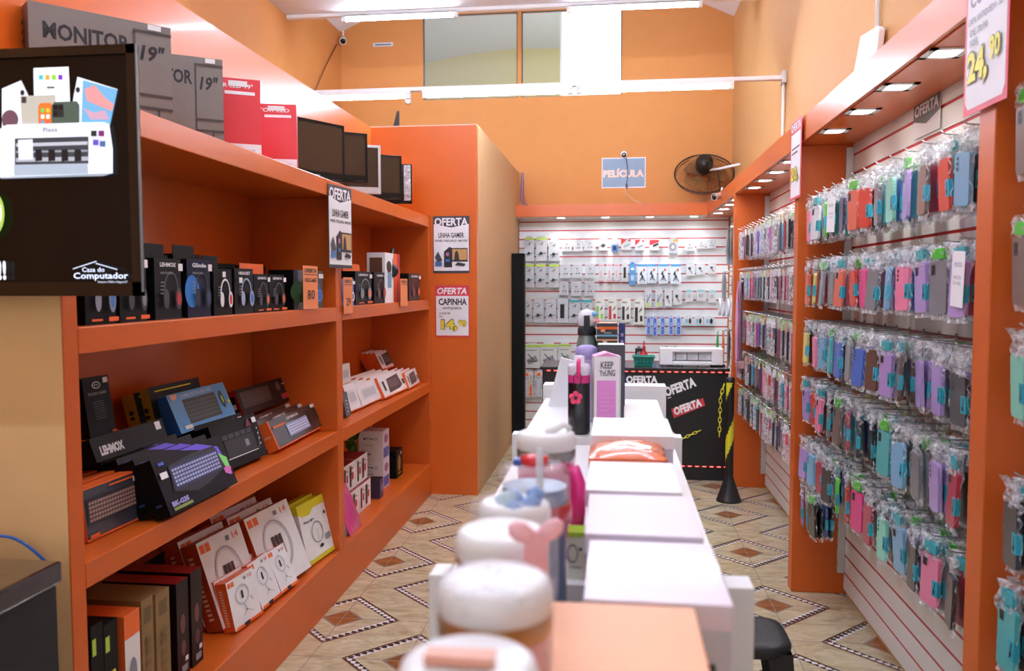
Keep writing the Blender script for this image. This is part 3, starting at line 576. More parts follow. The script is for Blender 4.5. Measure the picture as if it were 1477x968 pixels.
stand('red_topped_box', 248, 256, 852, -1.56, .25, S4, MAR, MAR, M('#8c1a22', .4), 'narrow dark box with red top right of the brown cartons', a_dr)
stand('red_topped_box', 256, 273, 842, -1.53, .28, S4, MAR, MAR, M('#8c1a22', .4), 'dark maroon box with red top, left of the last one', a_dr)
stand('red_topped_box', 277, 293, 826, -1.53, .28, S4, MAR, MAR, M('#8c1a22', .4), 'dark maroon box with red top next to the ring light boxes', a_dr)
for k, (y, c, lab) in enumerate([(2.2, ORG, 'orange-topped box in the dark back of the bottom shelf'), (2.55, BR, 'brown carton in the dark back of the bottom shelf'), (2.9, M('#8c1a22', .4), 'red-topped box in the dark back of the bottom shelf')]):
    mb, f, s, t = carton(.16, .34, .1, BX, BX, c); tag(mb.build('carton', loc=(-1.79, y, S4+.0005), rot=(0, 0, pi/2)), lab, 'box')
# ---- bottom shelf, right section
def a_sp(f, s, t, w, h):
    for k in range(2): f.rect(.12+k*.42, .12, .26+k*.42, .88, M('#4a2226', .4)); f.rect(.3+k*.42, .35, .42+k*.42, .62, RED); f.rect(.28+k*.42, .74, .42+k*.42, .78, RED)
    s.ell(.5, .75, .25, .08, M('#8a3038', .5)); s.rect(.2, .08, .8, .14, M('#b03038', .5)); t.rect(.05, .05, .95, .95, M('#8c2830', .5))
for k, (xf, y, z, lab) in enumerate([(-1.56, 4.62, 0, 'red and white speaker box, lower left of the stacked four'), (-1.56, 4.87, 0, 'red and white speaker box, lower right of the stacked four'), (-1.58, 4.62, .168, 'red and white speaker box, upper left of the stacked four'), (-1.58, 4.87, .168, 'red and white speaker box, upper right of the stacked four')]):
    mb, f, s, t = carton(.24, .166, .16, WBX, WBX, M('#a83038', .45)); a_sp(f, s, t, .24, .166); tag(mb.build('speaker_box', loc=(xf, y, S4+.0005+z), rot=(0, 0, pi/2)), lab, 'speaker box', 'stacked speaker boxes')
def a_w(f, s, t, w, h): s.text('PC', .2, .7, .6, .07, INK); s.ell(.4, .2, .12, .03, LGR); f.rect(.1, .05, .9, .4, M('#5060b0', .4)); f.ell(.5, .7, .3, .15, M('#a06a90', .5)); s.rect(.2, .5, .6, .52, GREY)
for k in range(2):
    mb, f, s, t = carton(.16, .2, .17, M('#d8cfe0', .4), WBX, WBX); a_w(f, s, t, .16, .2); tag(mb.build('white_box', loc=(-1.58, 5.47, S4+.0005+k*.201), rot=(0, 0, pi/2)), 'white and violet box, %s of the two stacked near the end' % ('upper' if k else 'lower'), 'box')
mb, f, s, t = carton(.18, .2, .14, BX, BX, BX); f.ell(.45, .5, .2, .3, M('#8a7a50', .4)); f.rect(.3, .12, .7, .16, YEL2); f.ell(.7, .85, .08, .06, STK); tag(mb.build('black_box', loc=(-1.57, 5.78, S4+.0005), rot=(0, 0, pi/2)), 'black box with pale glass picture at the end of bottom shelf', 'box')
mb, f, s, t = carton(.08, .13, .08, M('#4a3a58', .4), M('#3a2a44', .4), BX); f.rect(.2, .3, .8, .7, M('#7a6a98', .4)); tag(mb.build('small_bottle_box', loc=(-1.53, 5.22, S4+.0005), rot=(0, 0, pi/2)), 'small dark purple box between speaker boxes and white boxes', 'box')
# pink bag
t = thing('pink_pouch', 'pink clear-wrapped pouch leaning by the divider on the bottom shelf', 'pouch', (-1.465, 4.385, S4+.001), pi/2)
mb = MB(); nx, nz = 8, 10
def pil(w, h, d, m, r=.003, nx=8, nz=10):
    mb = MB()
    for sg in (-1, 1):
        vs = []; fs = []
        for j in range(nz+1):
            for i in range(nx+1):
                a = i/nx; b = j/nz; e = (sin(pi*a)*sin(pi*b))**.5; vs.append((a*w, sg*d/2*e+random.uniform(-r, r), b*h))
        for j in range(nz):
            for i in range(nx): q = j*(nx+1)+i; f = (q, q+1, q+nx+2, q+nx+1); fs.append(f if sg < 0 else f[::-1])
        mb.add(vs, fs, m, True)
    return mb
o = pil(.22, .27, .05, M('#d8458a', .3, coat=.8, bump=.6, bs=30)).build('body', parent=t, rot=(-.35, 0, 0)); o.location = (0.01, .0, .0)
o = pil(.2, .13, .04, film('#d8dce2', .6)).build('wrapper', parent=t, rot=(-.2, 0, 0)); o.location = (0, .02, 0)
# plant at the back of the bottom shelf
t = thing('potted_plant', 'small green artificial plant in the dark corner behind stacked boxes', 'plant', (-1.76, 5.35, S4+.001))
mb = MB(); mb.lathe([(.04, 0), (.055, .1)], BLACK); mb.build('pot', parent=t)
mb = MB(); LF = M('#3f7a34', .5)
for k in range(46):
    a = random.uniform(0, 2*pi); l = random.uniform(.06, .12); e = random.uniform(.35, 1.2); z = .28+random.uniform(-.08, .16)
    b = Vector((0, 0, z)); d = Vector((cos(a)*cos(e), sin(a)*cos(e), sin(e))); sd = Vector((-sin(a), cos(a), 0))*.02
    mb.add([tuple(b), tuple(b+d*l*.5+sd), tuple(b+d*l), tuple(b+d*l*.5-sd)], [(0, 1, 2, 3)], LF)
mb.tube([(0, 0, .09), (0, 0, .35)], .006, LF); mb.build('foliage', parent=t)

# ---------------------------------------------------------------- top of the unit: monitor boxes and monitors
ZT = 2.187
def facing(rx, ry, ang, w):     # right front bottom corner, direction angle of the front (from +X towards +Y)
    d = Vector((cos(ang), sin(ang), 0)); return Vector((rx, ry, ZT+.0008))-d*w
def monbox(name, right, ang, w, h, d, front, side, art, lab):
    A = facing(right[0], right[1], ang, w); mb, f, s, t = carton(w, h, d, front, side); art(f, s, t, w, h)
    return tag(mb.build(name, loc=A, rot=(0, 0, ang)), lab, 'monitor box')
GB = M('#7b7672', .55, var=.05, bump=.1, bs=40); GBS = M('#6a4a3c', .6); GI = M('#443f3d', .55)
def a_m19(f, s, t, w, h):
    f.text('MONITOR', .09, .7, .6, .15, INK, .032); f.text('19"', .76, .65, .19, .15, INK, .032, shear=.2)
    for (a0, b0, a1, b1) in ((.71, .2, .73, .93), (.71, .905, 1, .93), (.71, .32, 1, .345), (.71, .2, 1, .225), (.88, .1, .9, .2), (.83, .08, 1, .105), (.83, .01, .85, .1), (.83, .0, 1, .025)): f.rect(a0, max(0, b0), a1, b1, GI)
    f.rect(.82, .94, .92, .99, STK); f.text('X em', .42, .04, .25, .08, INK, .03)
    s.text('MONITOR 19', .3, .2, .4, .6, INK, .02) if 0 else [s.rect(.3, .1+k*.08, .65, .14+k*.08, INK) for k in range(10)]
monbox('monitor_box', (-1.548, 2.777), R(48.3), .44, .363, .10, GB, GBS, a_m19, 'large grey monitor box lettered MONITOR 19 behind the television')
monbox('monitor_box', (-1.559, 3.184), R(34.6), .37, .363, .06, GB, GBS, a_m19, 'grey monitor box lettered 19, between the large grey and red boxes')
REDB = M('#dc3a44', .45, coat=.15)
def a_red(f, s, t, w, h):
    f.rect(0, 0, 1, .19, PAPER); f.text('MONITOR LED 19"' if h > .33 else 'MONITOR LED', .3, .88, .62, .055, PAPER, .02); f.rect(.62, .8, .94, .84, PAPER); f.rect(.66, .9, .86, .97, STK)
    f.rect(.02, .35, .42, .8, M('#1c1c22', .3)); f.rect(.05, .4, .39, .76, M('#d8683a', .4)); f.poly([(.05, .6), (.39, .72), (.39, .76), (.05, .76)], M('#8fb8d0', .4)); f.poly([(.05, .4), (.3, .4), (.05, .55)], M('#3a5a8a', .4)); f.rect(.1, .28, .34, .3, GREY)
    for k in range(4): f.rect(.5+k*.12, .06, .57+k*.12, .12, M('#d0d0d8', .5))
monbox('monitor_box', (-1.503, 3.41), R(30), .38, .335, .09, REDB, REDB, a_red, 'red monitor box lettered MONITOR LED 19, right of grey boxes')
monbox('monitor_box', (-1.497, 3.793), R(18), .38, .315, .09, REDB, REDB, a_red, 'smaller red monitor box showing a sunset screen beside black monitors')
SCR = M('#32261f', .2, coat=.2, var=.02); BZ = M('#060607', .4, spec=.25)
def monitor(right, ang, w, z0, z1, bez, lab, logo=None, wrap=False, btm=.042, stand_=True):
    A = facing(right[0], right[1], ang, w); t = thing('monitor', lab, 'monitor', (A.x, A.y, ZT+.0008), ang)
    h = z1-z0; b = z0-ZT; mb = MB(); fr = bez; bw = .017
    mb.box((0, 0, b), (w, .03, b+h), fr); mb.box((.03, .03, b+.04), (w-.03, .055, b+h-.04), fr)
    f = Art(mb, (0, 0, b), (1, 0, 0), (0, 0, 1), w, h)
    if logo: f.text(logo, .44, .03, .1, .05, STK, .03)
    for k in range(4): f.rect(.78+k*.04, .02, .79+k*.04, .03, GREY)
    mb.build('bezel', parent=t, bevel=.003)
    mb = MB(); mb.box((bw, -.0012, b+btm), (w-bw, -.0002, b+h-bw), SCR); mb.build('screen', parent=t)
    mb = MB(); mb.box((w*.35, -.03, 0), (w*.65, .1, .012), BLACK); mb.box((w*.44, .05, .0), (w*.56, .075, b+h*.4), BLACK); mb.build('stand', parent=t)
    if wrap:
        mb = pil(.05, h*.9, .03, film('#e9eef5', .6, bump=1.2), r=.006, nx=3, nz=14); mb.build('plastic_wrap', parent=t, loc=(w-.055, -.02, b+.02))
monitor((-1.438, 4.314), R(61), .37, 2.20, 2.5, BZ, 'glossy black monitor with white logo, first after the red boxes', 'STi')
monitor((-1.462, 4.812), R(36), .38, 2.26, 2.55, BZ, 'black monitor with matt screen, second after the red boxes')
monitor((-1.501, 5.222), R(26), .38, 2.24, 2.55, M('#c9ccd0', .35, m=.3), 'monitor with a silver frame between black monitors')
monitor((-1.475, 5.655), R(32), .38, 2.25, 2.55, BZ, 'black monitor to the right of the silver framed one', None)
monitor((-1.504, 6.048), R(7), .38, 2.26, 2.55, BZ, 'last monitor in the row, partly wrapped in shiny plastic', None, True)
# ================================================================ posters and signs
def wallart(name, x0, y0, x1, y1, plane, val, base, lab, cat, fn, thick=.0015, kind=None, ztop=None):
    """flat sheet on a wall; pixel box gives its place on the plane"""
    if plane == 'Y':
        A = oy(x0, y1, val); B = oy(x1, y1, val); T = oy(x0, y0, val); w = B.x-A.x; h = T.z-A.z; rz = 0
    else:
        A = ox(x0, y1, val); B = ox(x1, y1, val); T = ox(x0, y0, val); w = abs(B.y-A.y); h = T.z-A.z; rz = -pi/2 if val > 0 else pi/2
    mb = MB(); mb.box((0, 0, 0), (w, thick, h), base); f = Art(mb, (0, 0, 0), (1, 0, 0), (0, 0, 1), w, h); fn(f)
    return tag(mb.build(name, loc=A, rot=(0, 0, rz)), lab, cat)
PBK = M('#3a3a42', .5)
def f_gamer(f):
    f.poly([(.02, .04), (.98, .04), (.98, .86), (.5, .8), (.02, .86)], PAPER); f.text('OFERTA', .04, .83, .92, .14, PAPER, .032); f.text('LINHA GAMER', .15, .62, .7, .09, INK, .02); f.text('FONE / TECLADO / MOUSE', .06, .55, .88, .035, INK, .02)
    f.poly([(.3, .1), (.3, .38), (.45, .46), (.52, .44), (.52, .1)], M('#2a2b33', .4)); f.rect(.5, .2, .95, .44, M('#2a2b33', .4)); f.rect(.53, .23, .93, .42, M('#c79a5c', .5)); f.poly([(.58, .23), (.6, .36), (.66, .4), (.7, .34), (.72, .23)], M('#3b2f38', .4))
    f.rect(.35, .2, .45, .24, BLUE); f.rect(.36, .3, .44, .36, M('#c06aa0', .4)); f.poly([(.05, .28), (.14, .38), (.2, .3), (.26, .22), (.12, .18)], M('#4c4c54', .5)); f.rect(.06, .12, .24, .2, M('#4a78b8', .5)); f.poly([(.6, .14), (.85, .12), (.9, .16), (.68, .19)], DGREY)
wallart('poster', 625, 312, 677.5, 394, 'Y', YP-.004, PBK, 'OFERTA LINHA GAMER poster on the orange pier, above the price poster', 'poster', f_gamer)
def f_cap(f, name='CAPINHA', price='14,', cents='90'):
    f.rect(.03, .03, .97, .8, PAPER); f.text('OFERTA', .06, .83, .86, .13, PAPER, .032, shear=.2); f.text(name, .1, .62, .82, .13, INK, .032); f.text('ANTIQUEDA', .22, .53, .55, .055, DGREY, .02); f.text('A PARTIR', .12, .44, .32, .04, DGREY, .01); f.text('DE', .12, .38, .09, .035, DGREY, .01)
    f.text(price, .16, .1, .5, .25, INK, .09); f.text(price, .17, .115, .48, .22, M('#f2e23a', .5), .05); f.text(cents, .67, .19, .24, .15, INK, .08); f.text(cents, .68, .2, .22, .13, M('#f2e23a', .5), .04)
wallart('poster', 628, 412, 677.5, 486, 'Y', YP-.004, M('#d63a4e', .5), 'red bordered CAPINHA ANTIQUEDA 14,90 poster on the orange pier', 'poster', f_cap)
o = wallart('poster', 474, 265, 499, 386, 'X', -1.433, PBK, 'narrow OFERTA LINHA GAMER poster hanging over the shelf divider', 'poster', f_gamer)
o.location.x = -1.43; o.rotation_euler = (0, R(0), pi/2-.12)
# large hanging price poster and smaller one on the right fascia
def f_combo(f):
    f.poly([(.05, .1), (.12, .04), (.9, .04), (.96, .1), (.96, .9), (.05, .9)], PAPER); G = M('#8d9098', .5)
    f.text('COMBO', .12, .76, .74, .12, G, .032); f.text('CAPA ANTIQUEDA - 3D', .08, .64, .8, .055, G, .01); f.text('DE 39,90', .14, .555, .4, .055, G, .01); f.text('POR', .14, .485, .2, .05, G, .01)
    f.text('24,', .1, .17, .5, .29, M('#6d6c48', .5), .09); f.text('24,', .115, .185, .47, .26, M('#f0e43a', .5), .05); f.text('90', .62, .3, .26, .18, M('#6d6c48', .5), .08); f.text('90', .63, .31, .24, .16, M('#f0e43a', .5), .04); f.text('OFERTA', .1, .92, .8, .06, PAPER, .04)
wallart('hanging_poster', 1389, -22, 1451, 171, 'X', .936, M('#e0485c', .5), 'large red bordered COMBO 24,90 poster hanging from the right fascia', 'poster', f_combo)
def f_comb2(f):
    f.rect(.08, .03, .92, .84, PAPER); f.text('OFERTA', .08, .87, .84, .1, PAPER, .032); f.rect(.14, .64, .86, .66, DGREY); f.rect(.14, .58, .7, .6, DGREY); f.text('20,', .1, .2, .7, .22, M('#6d6c48', .5), .08); f.text('20,', .12, .21, .66, .2, M('#f0e43a', .5), .04)
wallart('hanging_poster', 1139, 182, 1154.5, 291, 'X', .936, M('#e0485c', .5), 'narrow red bordered price poster hanging beside the second pillar', 'poster', f_comb2)
def f_of(f): f.poly([(0, 1), (1, 1), (1, .5), (.5, .3), (0, .5)], M('#66666c', .5)); f.text('OFERTA', .05, .58, .9, .32, PAPER, .032)
wallart('small_sign', 1317, 152, 1355, 203, 'X', 1.214, PAPER, 'grey and white OFERTA sign high on the large right slatwall', 'sign', f_of)
def f_pel(f): f.rect(.015, .03, .985, .97, M('#7f94ab', .5)); f.text('PELÍCULA', .03, .35, .93, .3, M('#f3c9b4', .5), .05)
wallart('sign', 868, 228, 931, 271.5, 'Y', YB-.003, PAPER, 'blue-grey PELÍCULA sign on the back wall', 'sign', f_pel)
wallart('sign', 538, 62, 567, 67.5, 'Y', YB-.003, M('#c8cdd0', .5), 'tiny grey strip sign high on the back wall near the camera', 'sign', lambda f: f.rect(.1, .35, .9, .6, DGREY))

# ================================================================ television
TY = 1.88; a = oy(0, 430, TY); b = oy(203.5, 427, TY); tp_ = oy(192, 62.5, TY)
x1 = b.x; z0 = b.z; z1 = tp_.z; x0 = x1-1.04
tv = thing('television', 'large black flat television in the top left corner showing a white printer', 'television', (x0, TY, z0))
W, Hh = x1-x0, z1-z0
mb = MB(); t = .022
mb.box((0, 0, 0), (W, .018, t+.012), BLACKG); mb.box((0, 0, Hh-t), (W, .018, Hh), BLACKG); mb.box((0, 0, 0), (t, .018, Hh), BLACKG); mb.box((W-t, 0, 0), (W, .018, Hh), BLACKG); mb.box((t*3, .012, t*3), (W-t*4, .05, Hh-t*3), BLACK); mb.box((t*.5, .012, t*.5), (W-t*.5, .017, Hh-t*.5), BLACK)
mb.box((W-.0002, .002, .01), (W+.0018, .012, Hh), M('#7c8285', .4, m=.4)); mb.build('bezel', parent=tv)
mb = MB(); SCRT = M('#0c0a0a', .25, var=0, spec=.35); mb.box((t, .008, t+.012), (W-t, .0095, Hh-t), SCRT)
f = Art(mb, (0, .008, 0), (1, 0, 0), (0, 0, 1), 1, 1, st=.0003)
def q(x, y): p = oy(x, y, TY); return (p.x-x0, p.z-z0)
def E_(h, e=.5): return M(h, .4, e=e, var=0)
def Q(pts, m): f.poly([q(*p) for p in pts][::-1], m)
def el(x, y, rx, ry, m): Q([(x+rx*cos(2*pi*i/22), y+ry*sin(2*pi*i/22)) for i in range(22)], m)
def qt(s, x0_, y0_, x1_, y1_, m, bold=.03): A = q(x0_, y1_); B = q(x1_, y0_); f.text(s, A[0], A[1], B[0]-A[0], B[1]-A[1], m, bold)
Q([(45, 97), (96, 95), (98, 146), (46, 148)], E_('#eef1f6')); 
for i, c in enumerate(('#49c2c4', '#f0a83c', '#8ccf3c', '#7a3cc0')): Q([(53+i*9.5, 107), (59+i*9.5, 107), (59+i*9.5, 114), (53+i*9.5, 114)], E_(c))
Q([(65, 124), (76, 124), (76, 126.5), (65, 126.5)], E_('#444a55'))
Q([(0, 127), (28, 115), (40, 140), (36, 183), (0, 183)], E_('#dfe6f0')); el(12, 172, 12, 14, E_('#6a4a58')); el(30, 133, 3, 4, E_('#222228'))
Q([(27, 138), (78, 136), (80, 183), (30, 183)], E_('#b8b8ae')); Q([(29, 139), (36, 139), (36, 148), (29, 148)], E_('#3a3232'))
Q([(110, 110), (168, 128), (157, 180), (100, 180), (104, 140)], E_('#dfe8f4')); Q([(118, 115), (168, 129), (157, 180), (116, 176)], E_('#6fb0dc')); 
Q([(120, 128), (135, 122), (150, 140), (163, 150), (160, 160), (140, 152), (124, 145)], E_('#d8969a')); Q([(118, 155), (135, 162), (150, 158), (156, 172), (130, 172)], E_('#c7a0b8')); el(111, 129, 3, 4, E_('#222228'))
Q([(54, 152), (58, 148), (73, 148), (75, 182), (54, 182)], E_('#d8752c'))
for i in range(2):
    for j in range(3): Q([(58+i*8, 156+j*9), (63+i*8, 156+j*9), (63+i*8, 162+j*9), (58+i*8, 162+j*9)], E_(('#5fd060', '#f0f0f0', '#58a0e8', '#f4c040', '#f0f0f0', '#e06050')[i*3+j]))
Q([(74, 152), (78, 147), (110, 146), (114, 151), (114, 182), (74, 182)], E_('#4a5a50')); Q([(76, 151), (91, 150), (92, 169), (76, 169)], E_('#23282a')); el(80, 155, 3, 3.4, E_('#0c0c10')); el(88, 155, 3, 3.4, E_('#0c0c10')); el(80, 164, 3, 3.4, E_('#0c0c10'))
# the printer picture
Q([(0, 186), (10, 180), (150, 176), (158, 180), (163, 215), (163, 250), (0, 256)], E_('#e4ecf8')); Q([(0, 256), (163, 250), (150, 254), (2, 258)], E_('#9aa6b8'))
Q([(22, 200), (128, 197), (128, 236), (22, 238)], E_('#3c3f48')); Q([(24, 207), (127, 204), (127, 209), (24, 212)], E_('#b8c0cc')); Q([(24, 218), (127, 216), (127, 219), (24, 221)], E_('#8f97a4')); Q([(24, 228), (128, 226), (128, 232), (24, 234)], E_('#aab2c0'))
Q([(27, 202), (48, 201), (49, 230), (28, 231)], E_('#dde6f2'))
for i in range(4): Q([(52+i*19, 216), (61+i*19, 216), (62+i*19, 232), (52+i*19, 233)], E_('#17181c'))
Q([(22, 238), (128, 236), (129, 251), (22, 254)], E_('#a9b9cc')); qt('Pixos', 64, 184, 84, 191, E_('#5a6270'), .01)
for (x, y, c) in ((133, 189, '#2a2a30'), (144, 189, '#7a2a6a'), (136, 202, '#6a50c0'), (146, 204, '#4a6aa0')): Q([(x, y), (x+8, y), (x+8, y+8), (x, y+8)], E_(c))
el(-8, 309, 17, 32, E_('#a8c85a')); qt('0', -4, 292, 5, 322, E_('#e8efe0'), .03)
qt('!!!', -6, 376, 11, 404, E_('#f0f4ff'), .04)
WT = E_('#d6e4ff', .7); qt('Casa do', 121, 385.5, 153, 392.5, WT, .012); qt('Computador', 109, 393, 187, 405, WT, .018); qt('Sempre o Melhor Negocio!!!', 144, 405, 186, 409, WT, .0)
def ln(p, r_, th=1.2): dx = r_[0]-p[0]; dy = r_[1]-p[1]; l = math.hypot(dx, dy); nx_, ny_ = -dy/l*th/2, dx/l*th/2; f.poly([q(p[0]+nx_, p[1]+ny_), q(r_[0]+nx_, r_[1]+ny_), q(r_[0]-nx_, r_[1]-ny_), q(p[0]-nx_, p[1]-ny_)][::-1], WT)
ln((108, 388), (142, 377)); ln((141, 380), (172, 389))
mb.build('screen', parent=tv)
mb = MB(); mb.box((.3, .05, .15), (.8, .085, .45), BLACK); mb.box((.35, .085, .2), (.75, .119, .4), DGREY); mb.build('wall_mount', parent=tv)

# black wrapped cabinet in the lower left corner
A = oy(78, 812, 1.80)
t = thing('black_cabinet', 'black cabinet wrapped in clear film in the bottom left corner', 'cabinet', (A.x, 1.82, 0))
mb = MB(); zc = A.z-.004; mb.box((-.6, -.62, .0), (-.012, .0, zc-.06), M('#101112', .6)); mb.build('body', parent=t)
mb = MB(); mb.box((-.615, -.635, zc-.055), (.0, .012, zc), M('#2b2220', .12, coat=1.0, bump=.35, bs=12)); mb.build('top', parent=t, bevel=.008)
mb = MB(); mb.tube([(-.5+.035*cos(k/14*4*pi)+k*.006, -.1+.05*sin(k/14*4*pi), zc+.012+k*.0006) for k in range(40)], .005, BLACK); tag(mb.build('cable', loc=(A.x+.22, 1.72, 0)), 'black coiled cable lying on the wrapped black cabinet', 'cable')
mb = MB(); Cb = oy(0, 793, 1.9); mb.tube([(Cb.x-.1+.014*k, 1.93+.004*k, Cb.z+.0+.03*sin(k/12*pi)-.0013*k*k*.3) for k in range(13)], .004, M('#2a6ad0', .4)); tag(mb.build('blue_cable'), 'thin blue cable behind the wrapped black cabinet', 'cable')

# ================================================================ right wall hooks and bagged phone cases
PALC = dict(lavender='#b096d4', pink='#ef86a8', magenta='#e2418c', teal='#4fb4b6', sky='#7cb4d6', blue='#4470c4', navy='#27305c', black='#1e2024', grey='#7e8186', charcoal='#3b3d42', red='#d8402f', coral='#dc6a58', mint='#86dcc6', green='#5fcf3c', yellow='#dcd066', brown='#5e453c', rose='#b03a54', white='#d8dde4', taupe='#7a6a66')
CASE = objcol()
def case_mesh(w=.078, h=.158, d=.013, cam_=0):
    mb = MB(); n = 5; r = .012; pts = []
    for cx, cz, a0 in ((w/2-r, h-r, 0), (-w/2+r, h-r, 90), (-w/2+r, r, 180), (w/2-r, r, 270)):
        pts += [(cx+r*cos(R(a0+90*i/n)), cz+r*sin(R(a0+90*i/n))) for i in range(n+1)]
    pts = [(p[0], p[1]-.205) for p in pts][::-1]; mb.prism(pts, -d/2, d/2, CASE)
    f = Art(mb, (-w/2, -d/2, -.205), (1, 0, 0), (0, 0, 1), w, h)
    if cam_ == 1: f.rect(.1, .74, .36, .94, CHAR); f.ell(.23, .89, .06, .03, BLACK); f.ell(.23, .8, .06, .03, BLACK)
    if cam_ == 2: f.ell(.2, .9, .07, .035, CHAR); f.ell(.2, .8, .07, .035, CHAR); f.ell(.2, .7, .07, .035, CHAR)
    return mb
FILM = film('#fafcff', .42, .22, 50, 1.0); FILM2 = film('#f6f9ff', .5, .18, 60, 1.0)
def bag_mesh(seed, m):
    rnd = random.Random(seed); mb = MB(); nx, nz = 7, 14; w = .098
    g = [[((i/nx-.5)*w*(1+rnd.uniform(-.05, .05)), rnd.uniform(-.007, .007)*(2.2 if j > 9 else 1), -.222+j/nz*.235) for i in range(nx+1)] for j in range(nz+1)]
    vs = [p for row in g for p in row]; fs = []
    for j in range(nz):
        for i in range(nx):
            if j > 11 and i in (3,): continue
            fs.append((j*(nx+1)+i, j*(nx+1)+i+1, (j+1)*(nx+1)+i+1, (j+1)*(nx+1)+i))
    mb.add(vs, fs, m, True)
    # crumpled header puff
    for k in range(5):
        x = rnd.uniform(-.03, .03); z = rnd.uniform(-.04, 0); vs = [(x+rnd.uniform(-.024, .024), rnd.uniform(-.014, .014), z+rnd.uniform(-.018, .018)) for _ in range(4)]; mb.add(vs, [(0, 1, 2, 3)], m)
    return mb
protos = []
STI = [M('#2fa9bd', .4), M('#3fb6d2', .4)]
for i in range(6):
    t = thing('phone_case_pack', 'p', 'phone case', (0, 0, -5-i)); 
    c = case_mesh(w=(.083, .087, .08)[i % 3], h=(.155, .162, .15)[i % 3], cam_=i % 3).build('case', parent=t); c.color = (1, 1, 1, 1)
    bag_mesh(i, FILM if i % 2 else FILM2).build('bag', parent=t)
    if i % 2 == 0 or i == 3:
        mb = MB(); st = STI[i % 2]; mb.box((.018, -.0075, -.165), (.0445, .0075, -.115), st); f = Art(mb, (.018, -.0075, -.165), (0, 0, 1), (-1, 0, 0), .06, .0285)
        f2 = Art(mb, (.018, -.0075, -.165), (1, 0, 0), (0, 0, 1), .026, .05); f2.line(.3, .1, .6, .9, .004, INK); f2.ell(.45, .3, .2, .12, INK); mb.build('label_sticker', parent=t)
    if i in (1, 4):
        mb = MB(); mb.box((-.03, -.008, -.036), (.03, .008, -.004), (M('#4cc23c', .35, coat=.4), 0, 0, 0, M('#2aa6b0', .35, coat=.4))[i if i == 4 else 0]); mb.build('header_tag', parent=t)
    protos.append(t)
def ordw(k): return ORD[k]
ROWN = ['top', 'second', 'third', 'fourth', 'fifth', 'bottom']
# wire hook
mb = MB(); mb.tube([(0, 0, 0), (0, -.2, .004), (0, -.235, .007), (0, -.248, .016)], .0022, M('#a8acb0', .35, m=.8), n=6); mb.box((-.01, -.003, -.018), (.01, .0, .01), STEEL)
hookproto = mb.build('display_hook'); tag(hookproto, 'x', 'hook')
usedh = False
def hook(x, y, z, lab):
    global usedh
    o = hookproto if not usedh else dup(hookproto); usedh = True
    o.location = (x, y, z); o.rotation_euler = (0, 0, -pi/2); tag(o, lab, 'hook'); return o
SP = []
def packs(Y, Z, cols, n, bayname, rowname, hn, xf=.98, step=.030):
    hook(XR-.002, Y, Z+.012, 'steel wire hook in the %s, %s hook from far pillar, %s row' % (bayname, hn, rowname))
    for k in range(n):
        i = random.randrange(6); name = cols[min(k, len(cols)-1)] if k < len(cols) else random.choice(list(PALC))
        rgb = lin(PALC[name]); pos = ('frontmost', 'second', 'third', 'fourth', 'fifth')[k]
        SP.append((i, (xf+k*step, Y+random.uniform(-.006, .006), Z+random.uniform(-.006, .004)), (random.uniform(-.05, .05), random.uniform(-.07, .07), -pi/2+random.uniform(-.22, .22)), rgb,
                   '%s phone case pack, %s on %s hook from far pillar, %s row, %s' % (name, pos, hn, rowname, bayname), 'bagged phone cases in the %s' % bayname))
r1 = ['pink', 'white', 'green', 'charcoal', 'navy', 'coral', 'red', 'grey', 'mint', 'lavender', 'taupe', 'red', 'sky', 'taupe']
r2 = ['coral', 'yellow', 'grey', 'grey', 'coral', 'red', 'magenta', 'grey', 'sky', 'pink', 'lavender', 'grey', 'lavender', 'taupe']
r3 = ['yellow', 'pink', 'sky', 'teal', 'blue', 'grey', 'blue', 'brown', 'lavender', 'brown', 'lavender', 'lavender', 'charcoal', 'black']
r4 = ['lavender', 'red', 'pink', 'grey', 'taupe', 'rose', 'charcoal', 'black', 'teal', 'sky', 'grey', 'lavender', 'rose', 'pink']
r5 = ['lavender', 'sky', 'rose', 'charcoal', 'green', 'red', 'magenta', 'rose', 'mint', 'sky', 'charcoal', 'pink', 'charcoal', 'black']
rows = [(2.085, r1), (1.765, r2), (1.455, r3), (1.16, r4), (.855, r5)]
NH = 13
for ri, (Z, rc) in enumerate(rows):
    for h in range(NH):
        Y = 4.40-h*.158
        dk = random.choice(['charcoal', 'black', 'navy', 'grey', 'blue', 'teal', 'rose', 'lavender'])
        packs(Y, Z, [rc[h], random.choice([rc[h], dk, dk]), dk, random.choice(list(PALC))], 4, 'large bay', ROWN[ri], ordw(h))
for h in range(3): packs(4.42-h*.11, .61, [['lavender', 'grey', 'black'][h], 'black', 'blue', 'charcoal'][:4], 4, 'large bay', 'bottom', ordw(h), xf=.975)
NB = [(2.125, ['taupe', 'taupe']), (1.81, ['taupe', 'rose']), (1.53, ['mint', 'lavender']), (1.165, ['charcoal', 'blue']), (.9, ['teal', 'teal'])]
for ri, (Z, cc) in enumerate(NB):
    for h in range(2): packs(2.13-h*.15, Z, [cc[h], 'black' if ri < 1 else 'red' if ri == 1 else 'charcoal', 'sky'], 3, 'nearest bay', ROWN[ri], ordw(h), xf=.97)
used = set()
for (i, loc, rot, rgb, lab, grp) in SP:
    p = protos[i]
    if i not in used:
        used.add(i); p.location = loc; p.rotation_euler = rot; p['label'] = lab; p['group'] = grp
        for c in p.children:
            if c.name.startswith('case'): c.color = rgb
    else:
        dup(p, label=lab, loc=loc, rot=rot, group=grp, color=rgb)
